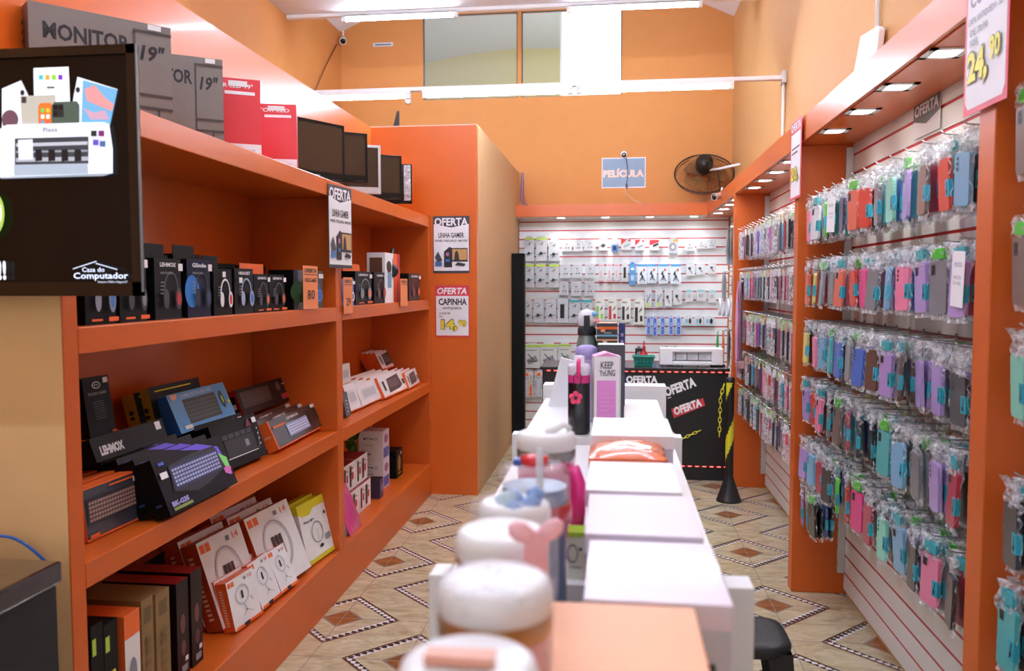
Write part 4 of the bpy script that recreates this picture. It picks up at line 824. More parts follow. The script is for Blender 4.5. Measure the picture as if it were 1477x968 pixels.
# white model tags hanging in front of the packs
def wtag(x0, x1, y0, y1, lab):
    A = ox(x0, y1, .962); B = ox(x1, y1, .962); T = ox(x0, y0, .962); w = abs(B.y-A.y)*1.0; h = T.z-A.z
    mb = MB(); mb.box((0, 0, 0), (w, .001, h), PAPER); f = Art(mb, (0, 0, 0), (1, 0, 0), (0, 0, 1), w, h); f.text('MOTO', .2, .72, .6, .08, GREY, 0); f.text('NOTE', .2, .5, .6, .06, GREY, 0); f.text('12 4G', .2, .4, .6, .06, GREY, 0)
    tag(mb.build('model_tag', loc=A, rot=(0, .06, -pi/2)), lab, 'tag')
wtag(1192, 1203, 286, 335, 'small white model tag in the top row near the second pillar')
wtag(1370, 1388, 362, 441, 'long white NOTE model tag near the end of the second row')
# middle bay: hundreds of small dark and pink packs
def stuff_packs(name, zones, lab):
    mb = MB(); hd = [M(c, .4, coat=.3) for c in ('#c8dc7a', '#f2f2f4', '#d8703a', '#e6eaf0', '#b8d0a0', '#8ad060')]
    for (ya, yb, n, rws, pal, xf, n2, w, hk, st) in zones:
        ms = [M(c, .35, coat=.4, bump=.3, bs=40) for c in pal]
        for (z, hh) in rws:
            for h in range(n):
                y = yb-(yb-ya)*h/(n-1)
                for k in range(n2):
                    x = xf+k*st+random.uniform(-.006, .006); a = random.uniform(-.3, .3)
                    mb.X = Matrix.Translation((x, y+random.uniform(-.01, .01), z)) @ Matrix.Rotation(-pi/2+a, 4, 'Z') @ Matrix.Rotation(random.uniform(-.05, .05), 4, 'Y')
                    ww = w*random.uniform(.75, 1.05); m = random.choice(ms)
                    mb.box((-ww/2, -.006, -hh+random.uniform(0, .02)), (ww/2, .006, -.045), m)
                    mb.quad((-ww*.6, -.009, -hh-.01), (ww*.6, -.009, -hh-.01), (ww*.55, -.003, -.01), (-ww*.55, -.009, -.01), FILM2)
                    for r_ in range(2): mb.quad((-ww*.45, random.uniform(-.012, .0), -.05), (ww*.45, random.uniform(0, .012), -.045), (ww*.35, random.uniform(-.01, .01), .0), (-ww*.35, random.uniform(-.01, .01), .005), random.choice(hd) if r_ else FILM)
                    for j in range(2):
                        u = random.uniform(-.3, .3)*ww; v = random.uniform(-hh+.03, -.07); mb.quad((u-.007, -.0068, v), (u+.007, -.0068, v), (u+.007, -.0068, v+.02), (u-.007, -.0068, v+.02), random.choice([STK, RED, TEAL, PINK]))
                if hk: mb.X = Matrix.Translation((XR-.002, y, z+.01)) @ Matrix.Rotation(-pi/2, 4, 'Z'); mb.tube([(0, 0, 0), (0, -.21, .004), (0, -.25, .02)], .0025, STEEL, n=5)
    mb.X = Matrix.Identity(4); tag(mb.build(name), lab, 'packs', kind='stuff')
pal3 = ['#2a2b30', '#b8385a', '#8a4a60', '#4a4c54', '#d05078', '#24282f', '#a8506c', '#c03040', '#2f3440', '#80868f', '#4a9ab8', '#7a58b0']
stuff_packs('bagged_case_rows', [
    (4.76, 6.78, 16, [(2.07, .21), (1.75, .2), (1.43, .21), (1.12, .2), (.84, .2)], pal3, .985, 5, .075, True, .04),
    (4.40-12*.158, 4.40, 13, [(z, .2) for z, _ in rows], [('#%02x%02x%02x' % tuple(int(255*(v**(1/2.2))) for v in lin(PALC[k])[:3])) for k in PALC], 1.105, 3, .08, False, .033),
    ], 'crowded rows of small bagged cases filling the middle bay and rear of hooks')
# far bay beyond the last pillar
def hung(name, x, y, z, w, h, d, m, lab, cat, rz=-pi/2):
    q_ = pil(w, h, d, m, nx=6, nz=8); q_.tube([(w/2, 0, h-.01), (w/2, .02, h+.005), (w/2, XR-x, h+.003)], .003, STEEL, n=5); o = q_.build(name, loc=(x, y+w/2, z-h), rot=(0, 0, rz)); return tag(o, lab, cat)
for k in range(3): hung('black_pouch', 1.02+k*.05, 7.75+k*.18, 2.18, .2, .34, .04, M('#1c1d22', .35, coat=.6, bump=.5, bs=20), '%s black pouch in clear wrap high in the far right corner' % ORD[k], 'pouch')
hung('clear_pouch', 1.06, 7.45, 2.2, .16, .3, .03, film('#e8ecf0', .6), 'clear crumpled pouch beside the black pouches in the far right corner', 'pouch')
for k in range(4): hung('grey_cable_pack', 1.02+.04*(k % 2), 7.3+k*.35, 1.78, .14, .28, .04, M(('#8a8f96', '#6a6f76')[k % 2], .35, coat=.6, bump=.5, bs=25), '%s grey cable pack from the last pillar, second row of far corner' % ORD[k], 'cable pack')
for k in range(5):
    mb = MB(); mb.tube([(0, .055*cos(2*pi*i/20), .075*sin(2*pi*i/20)) for i in range(20)], .014, M('#dfe3ea', .35, coat=.5), closed=True); mb.tube([(.01, .04*cos(2*pi*i/20), .055*sin(2*pi*i/20)) for i in range(20)], .01, M('#e8ebf0', .35), closed=True)
    mb.tube([(0, 0, .088), (XR-1.03, 0, .085)], .003, STEEL, n=5); tag(mb.build('white_cable_coil', loc=(1.03, 7.2+k*.3, 1.44)), '%s white cable coil from the last pillar in the far corner' % ORD[k], 'cable coil')
for k, (c, n_) in enumerate((('#2fae4a', 'green'), ('#e8855a', 'orange'), ('#3a3d46', 'black'), ('#1f6a78', 'dark teal'))): hung('strap_pack', 1.0+.03*k, 8.3-k*.2, 1.2+.02*k, .06, .34, .025, M(c, .4, coat=.4), '%s strap hanging above the right end of the black counter' % n_, 'strap')
for k in range(3): hung('pink_long_strap', .93+.02*k, 6.5+k*.05, 1.68, .05, .72, .03, M(('#d59ac0', '#e0b0d0', '#c88ab0')[k], .4, coat=.4, bump=.4), '%s long pale pink strap hanging beside the farthest pillar' % ORD[k], 'strap')
mb = MB(); mb.lathe([(.05, 0), (.07, .05), (.072, .055), (.05, .01)], M('#c8a0ac', .3, coat=.5)); mb.build('tray'); 
bpy.data.objects['tray'].location = (.98, 6.45, 1.02); tag(bpy.data.objects['tray'], 'small pink clear dish below the long pink straps', 'dish')

# ================================================================ back wall stock
BW = YB-.055
def c6(x, y): return (740+x/4.476, 290+y/4.476)
def c3(x, y): return (700+x/4.84, 440+y/4.84)
def bitem(name, box, conv, lab, cat, base, fn, d=.035, top=None):
    p0 = conv(box[0], box[1]); p1 = conv(box[2], box[3]); A = oy(p0[0], p1[1], BW-d); B = oy(p1[0], p1[1], BW-d); T = oy(p0[0], p0[1], BW-d); w = B.x-A.x; h = T.z-A.z
    mb = MB(); mb.box((0, 0, 0), (w, d, h*.93), base); f = Art(mb, (0, 0, 0), (1, 0, 0), (0, 0, 1), w, h*.93, st=.0015); fn(f)
    mb.box((w*.2, d*.3, h*.93), (w*.8, d*.3+.002, h), top or base); mb.tube([(w/2, d*.3, h*.97), (w/2, YB-.012-(BW-d), h*.97)], .003, STEEL, n=5)
    return tag(mb.build(name, loc=A, rot=(0, 0, 0)), lab, cat)
IV = M('#c4c8ce', .4, coat=.1); IV2 = M('#cfd2d6', .4)  # pack bases greyed, shading at their edges put into the colour
def t_tri(f): f.line(.3, .7, .65, .78, .006, INK); f.line(.5, .66, .62, .82, .006, INK); f.rect(.1, .84, .5, .87, GREY); f.line(.15, .28, .85, .34, .009, INK); f.ell(.45, .33, .14, .07, INK); f.line(.45, .3, .3, .2, .006, INK); f.line(.5, .3, .62, .2, .006, INK)
def t_trg(f): f.rect(0, .9, 1, 1, LIME); t_tri(f)
def t_trt(f): f.rect(0, .9, 1, 1, TEAL); t_tri(f)
def t_lamp(f): f.line(.45, .35, .5, .65, .005, GREY); f.ell(.5, .68, .16, .05, GREY); f.ell(.68, .32, .08, .05, DGREY); f.ell(.4, .3, .12, .03, DGREY); f.rect(.1, .85, .6, .88, GREY)
def t_hdd(f): f.poly([(.15, .4), (.5, .6), (.85, .45), (.5, .22)], DGREY)
def t_blue(f): f.rect(.05, 0, .95, .5, BLUE); f.rect(.3, .1, .7, .45, BLACK); f.rect(.1, .6, .9, .9, M('#b8c4d0', .4))
def t_red(f): f.poly([(0, 1), (.6, 1), (.3, .7), (0, .45)], RED); f.poly([(.25, .35), (.8, .55), (.85, .45), (.3, .22)], M('#7a9a90', .4)); f.rect(.7, .8, .95, .95, RED)
def t_red2(f): f.poly([(0, 1), (1, 1), (1, .8), (.2, .5), (0, .5)], RED); f.poly([(.35, .5), (.9, .7), (.95, .55), (.4, .3)], BLACK)
def t_fan(f): f.rect(.5, .85, 1, 1, M('#e0a850', .5)); f.ell(.45, .55, .38, .25, GREY); f.ell(.45, .55, .15, .1, STK); f.rect(.1, .08, .9, .2, GREY)
def t_pink(f): f.rect(.2, .85, .8, .95, M('#e89aa0', .5)); f.rect(.35, .2, .6, .6, M('#d9a0a8', .5)); f.rect(0, 0, 1, .06, M('#e89aa0', .5))
def t_blk(f): f.rect(.25, .2, .65, .8, BLACK)
def t_bl2(f): f.rect(0, 0, 1, 1, M('#4f97d0', .4)); f.rect(.2, .2, .8, .45, M('#a8c8e0', .4)); f.ell(.5, .75, .3, .06, PAPER)
def t_tb(f): f.rect(0, .88, 1, 1, M('#4fa0d8', .4)); f.ell(.68, .7, .12, .08, M('#c86a60', .4)); f.poly([(.25, .5), (.45, .68), (.5, .6), (.4, .4)], INK); f.line(.4, .5, .6, .35, .012, INK); f.line(.5, .4, .25, .15, .008, INK); f.line(.5, .4, .78, .12, .008, INK); f.line(.5, .4, .5, .18, .008, INK)
def t_ear(f): f.rect(.25, .3, .45, .8, M('#9ab4d0', .4)); f.line(.3, .3, .8, .8, .008, DGREY); f.rect(.2, .08, .8, .3, M('#c0d07a', .4))
def t_ear2(f): f.ell(.4, .6, .18, .12, DGREY); f.line(.4, .5, .7, .2, .008, DGREY)
def t_tl(f): f.rect(0, .85, 1, 1, M('#8fd0dc', .4)); f.ell(.45, .5, .22, .14, GREY); f.ell(.45, .5, .1, .08, IV2)
def t_pen(f): f.rect(.2, .05, .8, .95, M('#4a6cc0', .35)); f.rect(.4, .3, .6, .7, M('#b8d0f0', .4)); f.ell(.5, .4, .15, .06, M('#203a80', .4))
def t_mouse(f): f.ell(.7, .5, .14, .3, INK); f.ell(.35, .5, .18, .25, M('#8fb8d0', .4)); f.rect(0, 0, 1, .1, M('#8fd0dc', .4))
def stickc(c):
    def g(f): f.rect(.1, .08, .38, .7, c); f.line(.5, .5, .8, .7, .008, INK); f.rect(.6, .12, .85, .35, c); f.rect(.1, .86, .6, .92, GREY); f.ell(.7, .6, .1, .05, M('#58707a', .4))
    return g
RA = ['farthest left', 'second', 'third']
L_ = []
for i, (b_, fn) in enumerate([((75, 225, 135, 388), t_trg), ((148, 225, 220, 388), t_trg), ((230, 240, 300, 388), t_tri)]): bitem('tripod_box', b_, c6, ['green-topped phone tripod box, top row, leftmost on the back wall', 'green-topped phone tripod box, top row, second from left', 'plain-topped phone tripod box, top row, third from left'][i], 'tripod box', IV, fn)
for i, b_ in enumerate([(315, 250, 378, 325), (390, 250, 450, 325), (460, 248, 530, 320)]): bitem('lamp_box', b_, c6, 'small white desk lamp box, top row of back wall, %s of three' % ['left', 'middle', 'right'][i], 'lamp box', IV, t_lamp)
for b_, fn, nme, lab, cat in [((555, 238, 608, 320), t_hdd, 'adapter_box', 'grey box with black flat device, top row of back wall', 'box'), ((632, 240, 680, 325), t_blue, 'charger_pack', 'small blue pack with black device, top row of back wall', 'pack'), ((697, 240, 762, 315), t_red, 'memory_box', 'red and white box, left of two alike, top row', 'box'),
        ((788, 245, 850, 318), t_red, 'memory_box', 'red and white box, right of two alike, top row', 'box'), ((880, 245, 942, 318), t_red2, 'card_box', 'white box with red corner and black device, top row', 'box'), ((1003, 238, 1065, 358), t_fan, 'mini_fan_pack', 'tall pack with a grey round fan, top row of back wall', 'pack'),
        ((1110, 258, 1172, 322), t_lamp, 'small_box', 'left small grey box at the right end of the top row', 'box'), ((1185, 248, 1242, 308), t_lamp, 'small_box', 'middle small grey box at the right end of the top row', 'box'), ((1250, 245, 1310, 305), t_lamp, 'small_box', 'right small grey box at the right end of the top row', 'box')]: bitem(nme, b_, c6, lab, cat, IV, fn)
for i, b_ in enumerate([(75, 398, 133, 558), (148, 398, 210, 558), (230, 398, 295, 558)]): bitem('tripod_box', b_, c6, 'green-topped phone tripod box, second row, %s from left' % ORD[i], 'tripod box', IV, t_trg)
for i, b_ in enumerate([(305, 402, 370, 498), (385, 402, 445, 495), (465, 402, 530, 497)]): bitem('lamp_box', b_, c6, 'white desk lamp box, second row of back wall, %s of three' % ['left', 'middle', 'right'][i], 'lamp box', IV, t_lamp)
for i, b_ in enumerate([(553, 395, 585, 520), (605, 395, 640, 520), (652, 395, 685, 520)]): bitem('slim_pink_box', b_, c6, 'slim white and pink box, second row, %s of three' % ['left', 'middle', 'right'][i], 'box', IV2, t_pink)
bitem('slim_box', (703, 395, 742, 520), c6, 'slim white box with black device beside the slim blue pack', 'box', IV2, t_blk); bitem('slim_blue_pack', (752, 395, 790, 540), c6, 'slim blue hanging pack in the second row of the back wall', 'pack', BLUE, t_bl2)
for i, b_ in enumerate([(802, 398, 865, 535), (868, 398, 928, 530), (940, 398, 1000, 532), (1017, 398, 1083, 535)]): bitem('selfie_stick_box', b_, c6, 'blue-topped box with black tripod picture, %s from left' % ORD[i], 'tripod box', M('#dce8f4', .4), t_tb)
for i, b_ in enumerate([(1117, 398, 1173, 482), (1183, 405, 1240, 472), (1262, 398, 1310, 470)]): bitem('small_box', b_, c6, '%s small white box at the right end of the second row' % ['left', 'middle', 'right'][i], 'box', IV2, t_ear2)
for i, b_ in enumerate([(300, 518, 358, 608), (375, 518, 440, 612), (462, 518, 525, 610)]): bitem('lamp_box', b_, c6, 'white desk lamp box hanging below the second row, %s of three' % ['left', 'middle', 'right'][i], 'lamp box', IV, t_lamp)
for i, (b_, fn, s_) in enumerate([((75, 628, 120, 785), t_tri, 'plain-topped phone tripod box, third row, leftmost'), ((132, 628, 197, 785), t_tri, 'plain-topped phone tripod box, third row, second from left'), ((213, 628, 278, 785), t_tri, 'plain-topped phone tripod box, third row, third from left'),
        ((287, 625, 355, 787), t_blk, 'box with dark photo panel and black device, third row'), ((362, 628, 432, 787), t_trt, 'teal-topped phone tripod box, left of the pair, third row'), ((445, 628, 512, 787), t_trt, 'teal-topped phone tripod box, right of the pair, third row')]): bitem('tripod_box', b_, c6, s_, 'tripod box', IV, fn)
for i, (b_, c, n_) in enumerate([((530, 628, 590, 775), '#8cc84a', 'green'), ((612, 628, 672, 775), '#b82838', 'red'), ((697, 628, 758, 780), '#23262c', 'black'), ((780, 628, 845, 795), '#1c1c20', 'black')]): bitem('stick_box', b_, c6, 'white box with %s stick picture, third row%s' % (n_, ('', '', ', left of two', ', right of two')[i]), 'box', M('#e4e6dc', .4), stickc(M(c, .4)))
for b_, fn, lab in [((850, 572, 895, 690), t_ear, 'slim white cable box, left of two, below the blue-topped boxes'), ((918, 572, 965, 685), t_ear, 'slim white cable box, right of two, below the blue-topped boxes'), ((978, 572, 1025, 680), t_ear2, 'white earphone box with dark coil, centre right of back wall'), ((1033, 572, 1090, 668), t_ear2, 'white earphone box with black frame, centre right of back wall'),
        ((1115, 570, 1162, 650), t_tl, 'left light blue topped pack at the right of the back wall'), ((1185, 570, 1245, 645), t_tl, 'middle light blue topped pack at the right of the back wall'), ((1262, 572, 1310, 655), t_tl, 'right light blue topped pack at the right of the back wall')]: bitem('earphone_box', b_, c6, lab, 'box', IV2, fn)
for i, b_ in enumerate([(862, 742, 888, 865), (900, 742, 930, 872), (950, 742, 980, 865), (1005, 742, 1033, 865), (1052, 742, 1085, 865)]): bitem('blue_pen_pack', b_, c6, 'narrow blue pack above the counter, %s from left' % ORD[i], 'pack', M('#a9bfe4', .35, coat=.4), t_pen)
for i, b_ in enumerate([(1100, 740, 1160, 805), (1170, 740, 1225, 805), (1232, 742, 1300, 805)]): bitem('mouse_pack', b_, c6, 'white pack with a black mouse above the counter, %s of three' % ['left', 'middle', 'right'][i], 'pack', IV2, t_mouse)
def t_std(f): f.rect(0, .9, 1, 1, LIME); f.poly([(.15, .35), (.75, .55), (.9, .3), (.3, .15)], GREY); f.line(.25, .6, .6, .35, .01, DGREY); f.line(.2, .3, .85, .3, .01, DGREY); f.rect(.1, .75, .8, .79, GREY)
for i, b_ in enumerate([(272, 265, 380, 440), (383, 262, 500, 440), (508, 262, 600, 430)]): bitem('laptop_stand_box', b_, c3, 'green-topped laptop stand box, low on the back wall, %s of three' % ['left', 'middle', 'right'][i], 'stand box', M('#d6d9d6', .4), t_std)
def t_tooth(c):
    def g(f): f.rect(0, .85, 1, 1, M('#e8d0c4', .4)); f.ell(.3, .88, .15, .06, ORG); f.rect(.15, .1, .35, .7, M('#cfd6e0', .3)); f.rect(.6, .05, .85, .45, c); f.rect(.62, .45, .8, .7, M('#d8c08a', .4))
    return g
bitem('toothbrush_pack', (272, 450, 335, 645), c3, 'hanging pack with an orange object, bottom left of the back wall', 'pack', film('#e4e8ee', .8), t_tooth(M('#ee6a26', .4))); bitem('toothbrush_pack', (345, 450, 440, 640), c3, 'hanging clear pack with white object, bottom left of back wall', 'pack', film('#e4e8ee', .8), t_tooth(M('#dfe4ec', .4)))
bitem('cable_pack', (445, 450, 510, 560), c3, 'small teal-topped cable pack, bottom left of the back wall', 'pack', M('#9aa4ac', .4), t_trt)
bitem('orange_sign', (552, 430, 600, 560), c3, 'orange OFERTA tag low on the back wall behind the centre display', 'sign', TAGC, lambda f: (f.text('OFERTA', .05, .84, .9, .12, PAPER, .04), f.rect(.1, .62, .8, .66, INK), f.rect(.1, .5, .7, .53, INK)), d=.003)
t = thing('black_display_case', 'tall narrow black case standing against the tan wall at the back', 'display case', (XP, 8.5, 0))
mb = MB(); mb.box((.002, 0, 0), (.13, .14, 1.985), M('#0c0c0d', .7, spec=.2)); mb.build('body', parent=t, bevel=.004)
mb = MB(); mb.box((.012, -.006, .05), (.12, -.0005, 1.94), M('#0c0c0d', .6, spec=.2)); mb.build('door', parent=t)

# ================================================================ counter
CY = 7.066
t = thing('counter', 'black counter at the back with OFERTA lettering and red light strips', 'counter', (0, CY, 0))
mb = MB(); mb.box((-.62, 0, 0), (.945, .58, .93), M('#141518', .45, bump=.1, bs=8))
f = Art(mb, (0, 0, 0), (1, 0, 0), (0, 0, 1), 1, 1, st=.0012)
def cp(x, y): p = oy(x, y, CY); return (p.x, p.z)
def ctext(s, c0, c1, hgt, m, rot, shear=0, bold=.05):
    A = cp(*c0); B = cp(*c1); f.text(s, A[0], A[1], math.hypot(B[0]-A[0], B[1]-A[1]), hgt, m, bold, shear, math.atan2(B[1]-A[1], B[0]-A[0]))
def cpoly(p, m): f.poly([cp(*q_) for q_ in p][::-1], m)
cpoly([(902, 541), (949, 543), (949, 554), (926, 560), (902, 556)], M('#1c1d22', .5)); ctext('OFERTA', (903, 553), (948.5, 553), .066, PAPER, 0)
ctext('OFERTA', (961, 573), (1005, 557), .085, PAPER, 0, .1); cpoly([(963, 574), (968, 572.5), (968, 573.5), (963, 575)], PAPER)
cpoly([(968, 590), (1014, 574), (1017, 585), (972, 603)], M('#c83a44', .5)); ctext('OFERTA', (974, 599.5), (1013, 585.5), .07, PAPER, 0, .15)
ctext('OFERTA', (936, 655), (977, 628), .07, PAPER, 0, .1)
mb.build('body', parent=t)
mb = MB(); mb.box((-.64, -.025, .93), (.955, .6, .955), M('#1b1b1e', .25, coat=.3)); mb.build('top', parent=t, bevel=.003)
for z, nmz in ((.922, 'upper'), (.12, 'lower')):
    mb = MB(); mb.box((-.6, -.006, z-.006), (.94, -.0015, z+.006), M('#6a1a1c', .4)); mb.build('light_strip', parent=t)
    mb = MB()
    for k in range(26): mb.box((-.58+k*.06, -.009, z-.004), (-.55+k*.06, -.0065, z+.004), M('#ff5a50', .4, e=2.2, var=0))
    mb.build('strip_lamps', parent=t)
# cutter machine on the counter
CT = .9555
A = oy(952, 527, 7.2); B = oy(1043, 527, 7.2); w = B.x-A.x
t = thing('film_cutter', 'white film cutting machine standing on the black counter', 'cutting machine', (A.x, 7.2, CT))
mb = MB(); h = .155; mb.box((0, 0, .012), (w*.2, .17, h), WHITE2); mb.box((w*.82, 0, .012), (w, .17, h), WHITE2); mb.box((w*.2, .05, .012), (w*.82, .17, h), WHITE2); mb.box((w*.2, 0, .012), (w*.82, .05, .04), WHITE2); mb.box((w*.2, .0, h*.8), (w*.82, .05, h), WHITE2)
for k in range(4): mb.box((w*(.1+.25*k), .03, 0), (w*(.12+.25*k), .05, .012), DGREY)
mb.build('body', parent=t, bevel=.006)
mb = MB()
for k in range(3): mb.box((w*(.26+.18*k), .035, .065), (w*(.38+.18*k), .05, .105), M('#cdd3da', .3)); mb.box((w*(.25+.18*k), .045, .05), (w*(.26+.18*k), .05, .115), DGREY)
mb.box((w*.2, .046, .044), (w*.82, .049, .05), DGREY); mb.build('rollers', parent=t)
# basket
A = oy(913, 527, 7.15); B = oy(944, 527, 7.15); w = B.x-A.x
t = thing('plastic_basket', 'small green plastic basket on the counter left of the white machine', 'basket', ((A.x+B.x)/2, 7.22, CT+.001))
mb = MB(); GRN = M('#1f8a76', .4); n = 4
def rim(wx, wy, z): return [(-wx, -wy, z), (wx, -wy, z), (wx, wy, z), (-wx, wy, z)]
a_, b_ = rim(w*.4, .06, 0), rim(w*.5, .075, .08); a2, b2 = rim(w*.38, .055, .004), rim(w*.48, .07, .08)
mb.add(a_+b_+a2+b2, [(3, 2, 1, 0)]+[(i, (i+1) % 4, (i+1) % 4+4, i+4) for i in range(4)]+[(i+8, i+12, (i+1) % 4+12, (i+1) % 4+8) for i in range(4)]+[(i+4, (i+1) % 4+4, (i+1) % 4+12, i+12) for i in range(4)]+[(8, 9, 10, 11)], GRN)
mb.tube(rim(w*.52, .078, .082), .006, GRN, closed=True, n=6)
for k in range(4):
    for j in range(2): mb.box((-w*.28+k*w*.17, -.0755, .025+j*.026), (-w*.2+k*w*.17, -.0625, .037+j*.026), M('#0d3d36', .6))
mb.build('body', parent=t)
t = thing('spray_bottle', 'red spray bottle standing behind the green basket', 'bottle', ((A.x+B.x)/2+.01, 7.42, CT+.001))
mb = MB(); mb.lathe([(.03, 0), (.034, .01), (.034, .09), (.014, .12), (.014, .13)], M('#c01c22', .25, coat=.5), n=18); mb.build('body', parent=t)
mb = MB(); mb.box((-.014, -.03, .13), (.014, .02, .155), RED); mb.box((-.006, -.006, .12), (.006, .006, .2), RED); mb.build('spray_head', parent=t)
for k, (x, c, lab) in enumerate([(.18, '#26282e', 'dark device box at left behind the green basket'), (.42, '#3a3d44', 'black camera pack behind the basket and the white machine'), (.5, '#2a2c33', 'dark grey bottle pack behind the white machine')]):
    mb = MB(); mb.box((0, 0, 0), (.07, .05, .13), M(c, .4)); mb.lathe([(.015, .13), (.015, .15)], GREY, n=12, c=(.035, .025, 0)); f = Art(mb, (0, 0, 0), (1, 0, 0), (0, 0, 1), .07, .13); f.ell(.5, .6, .3, .2, GREY); f.rect(.2, .1, .8, .25, STK)
    tag(mb.build('device_pack', loc=(x, 7.48, CT+.0005)), lab, 'pack')
mb = MB(); mb.box((0, 0, 0), (.12, .09, .012), DGREY); mb.box((.01, .01, .012), (.11, .08, .03), M('#c0c6cc', .35)); mb.box((.03, .02, .03), (.09, .07, .045), CHAR); tag(mb.build('small_printer', loc=(.82, 7.25, CT+.0005)), 'small grey device on the right end of the counter', 'device')

# ================================================================ barrier post, chain
A = oz(1053.5, 727, 0); px_, py_ = A.x, A.y+.09
t = thing('barrier_post', 'black and yellow striped post on a black cone base beside counter', 'barrier post', (px_, py_, 0))
mb = MB(); mb.lathe([(.095, 0), (.095, .012), (.09, .02), (.033, .185), (.033, .19)], M('#191a1c', .45), n=32); mb.build('base', parent=t)
mb = MB(); n = 24; L0, L1 = .18, .92; KK = 60; vs = []; Y_ = M('#d8d42a', .4); r_ = .031
for k in range(KK+1): vs += [(r_*cos(2*pi*i/n), r_*sin(2*pi*i/n), L0+(L1-L0)*k/KK) for i in range(n)]
fy = []; fb = []
for k in range(KK):
    for i in range(n):
        ph = (i/n-(k/KK)*1.6+.12) % 1; (fy if ph < .36 else fb).append((k*n+i, k*n+(i+1) % n, (k+1)*n+(i+1) % n, (k+1)*n+i))
mb.add(vs, fy, Y_, True); mb.add(vs, fb, BLACK, True); mb.build('post', parent=t)
mb = MB(); mb.lathe([(.034, .915), (.034, .945), (.02, .955)], BLACK, n=24); mb.build('cap', parent=t)
def chain(pts, lab, name='chain'):
    mb = MB(); P_ = [Vector(p) for p in pts]; Ls = [(P_[i+1]-P_[i]).length for i in range(len(P_)-1)]; tot = sum(Ls); N_ = int(tot/.034)
    for k in range(N_):
        s_ = (k+.5)/N_*tot; i = 0
        while i < len(Ls)-1 and s_ > Ls[i]: s_ -= Ls[i]; i += 1
        d = (P_[i+1]-P_[i]).normalized(); c = P_[i]+d*s_; a1 = d.cross(Vector((0, 1, 0))); a1.normalize(); b1 = d.cross(a1)
        w_ = a1 if k % 2 else b1
        mb.tube([tuple(c+d*.024*cos(2*pi*j/10)+w_*.011*sin(2*pi*j/10)) for j in range(10)], .0035, Y_, n=5, closed=True)
    tag(mb.build(name), lab, 'chain')
chain([(px_-.05, py_-.02, .9), (px_-.075, py_-.02, .8), (px_-.08, py_-.02, .5)], 'yellow plastic chain hanging from the striped barrier post')
c1 = oy(984, 633, CY-.05); c2 = oy(1010, 621, CY-.02); chain([tuple(c1-Vector((.2, 0, .05))), tuple(c1), tuple(c2)], 'short yellow chain across the front of the black counter')

# ================================================================ centre display
def gondola(y0, y1, xa, xb, z, lab, posts=True, pw=(.027, .04), brown=False):
    t = thing('display_table', lab, 'display table', ((xa+xb)/2, y0, 0)); h = (xb-xa)/2
    mb = MB(); mb.box((-h, 0, .0), (h, .018, z-.02), WHITE); mb.box((-h, y1-y0-.018, .0), (h, y1-y0, z-.02), WHITE); mb.box((-h, .018, .0), (-h+.018, y1-y0-.018, z-.02), WHITE); mb.box((h-.018, .018, 0), (h, y1-y0-.018, z-.02), WHITE); mb.build('body', parent=t)
    mb = MB(); mb.box((-h, 0, z-.02), (h, y1-y0, z), WHITE2); mb.build('top', parent=t)
    if posts:
        for s_, w_ in ((-1, pw[0]), (1, pw[1])):
            mb = MB(); mb.box((s_*h, -.006, 0), (s_*(h+w_), .05, z+.008), WHITE)
            mb.build('post', parent=t, bevel=.002)
gondola(.18, 1.15, -.215, .135, 1.15, 'nearest white display table carrying the tumblers and gift boxes', posts=False)
gondola(1.255, 2.38, -.262, .17, 1.188, 'middle white display table with blurred white posts at its near end')
gondola(2.46, 3.32, -.278, .168, 1.195, 'white display table under the black bottle and KEEP YOUNG box', pw=(.03, .03))
gondola(3.68, 3.80, -.32, .225, 1.205, 'farthest white display table behind the tall boxes', posts=False)
mb = MB(); mb.box((0, 0, 0), (.11, .02, .19), PAPER); tag(mb.build('white_card_stand', loc=(-.25, 3.1, 1.1956), rot=(0, .25, 0)), 'tilted white card standing left of the black bottle', 'card')
# boxes in the right-hand row
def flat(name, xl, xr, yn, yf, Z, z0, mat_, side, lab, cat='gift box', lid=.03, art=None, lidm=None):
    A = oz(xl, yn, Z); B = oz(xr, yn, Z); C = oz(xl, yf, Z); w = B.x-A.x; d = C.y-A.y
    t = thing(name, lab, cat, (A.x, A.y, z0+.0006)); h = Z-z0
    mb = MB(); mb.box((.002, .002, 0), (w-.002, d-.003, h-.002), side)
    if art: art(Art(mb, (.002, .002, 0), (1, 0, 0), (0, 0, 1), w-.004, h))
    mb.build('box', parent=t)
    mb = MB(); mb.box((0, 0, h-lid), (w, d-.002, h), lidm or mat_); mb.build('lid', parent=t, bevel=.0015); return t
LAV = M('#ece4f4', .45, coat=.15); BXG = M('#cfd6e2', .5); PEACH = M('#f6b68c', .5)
def o_box():
    A = oz(797, 867, 1.312); B = oz(1000, 869, 1.312); w = B.x-A.x; t = thing('gift_box', 'large flat peach orange box at the bottom edge, nearest of the row', 'gift box', (A.x, A.y-.3, 1.1506)); h = 1.312-1.1506
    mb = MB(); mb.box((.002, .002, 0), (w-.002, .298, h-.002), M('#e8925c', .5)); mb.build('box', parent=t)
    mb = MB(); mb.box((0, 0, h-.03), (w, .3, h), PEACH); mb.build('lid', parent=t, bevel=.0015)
o_box()
def smudge(f):
    for k in range(5): f.poly([(.72+k*.035, .48+.02*(k % 2)), (.76+k*.035, .5), (.75+k*.035, .56), (.72+k*.03, .54)], DGREY)
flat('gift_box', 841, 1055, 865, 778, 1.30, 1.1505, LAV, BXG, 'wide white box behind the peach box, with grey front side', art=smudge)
flat('gift_box', 843, 1013, 770, 712, 1.302, 1.1885, LAV, BXG, 'pale lavender-white box, second white one of the row')
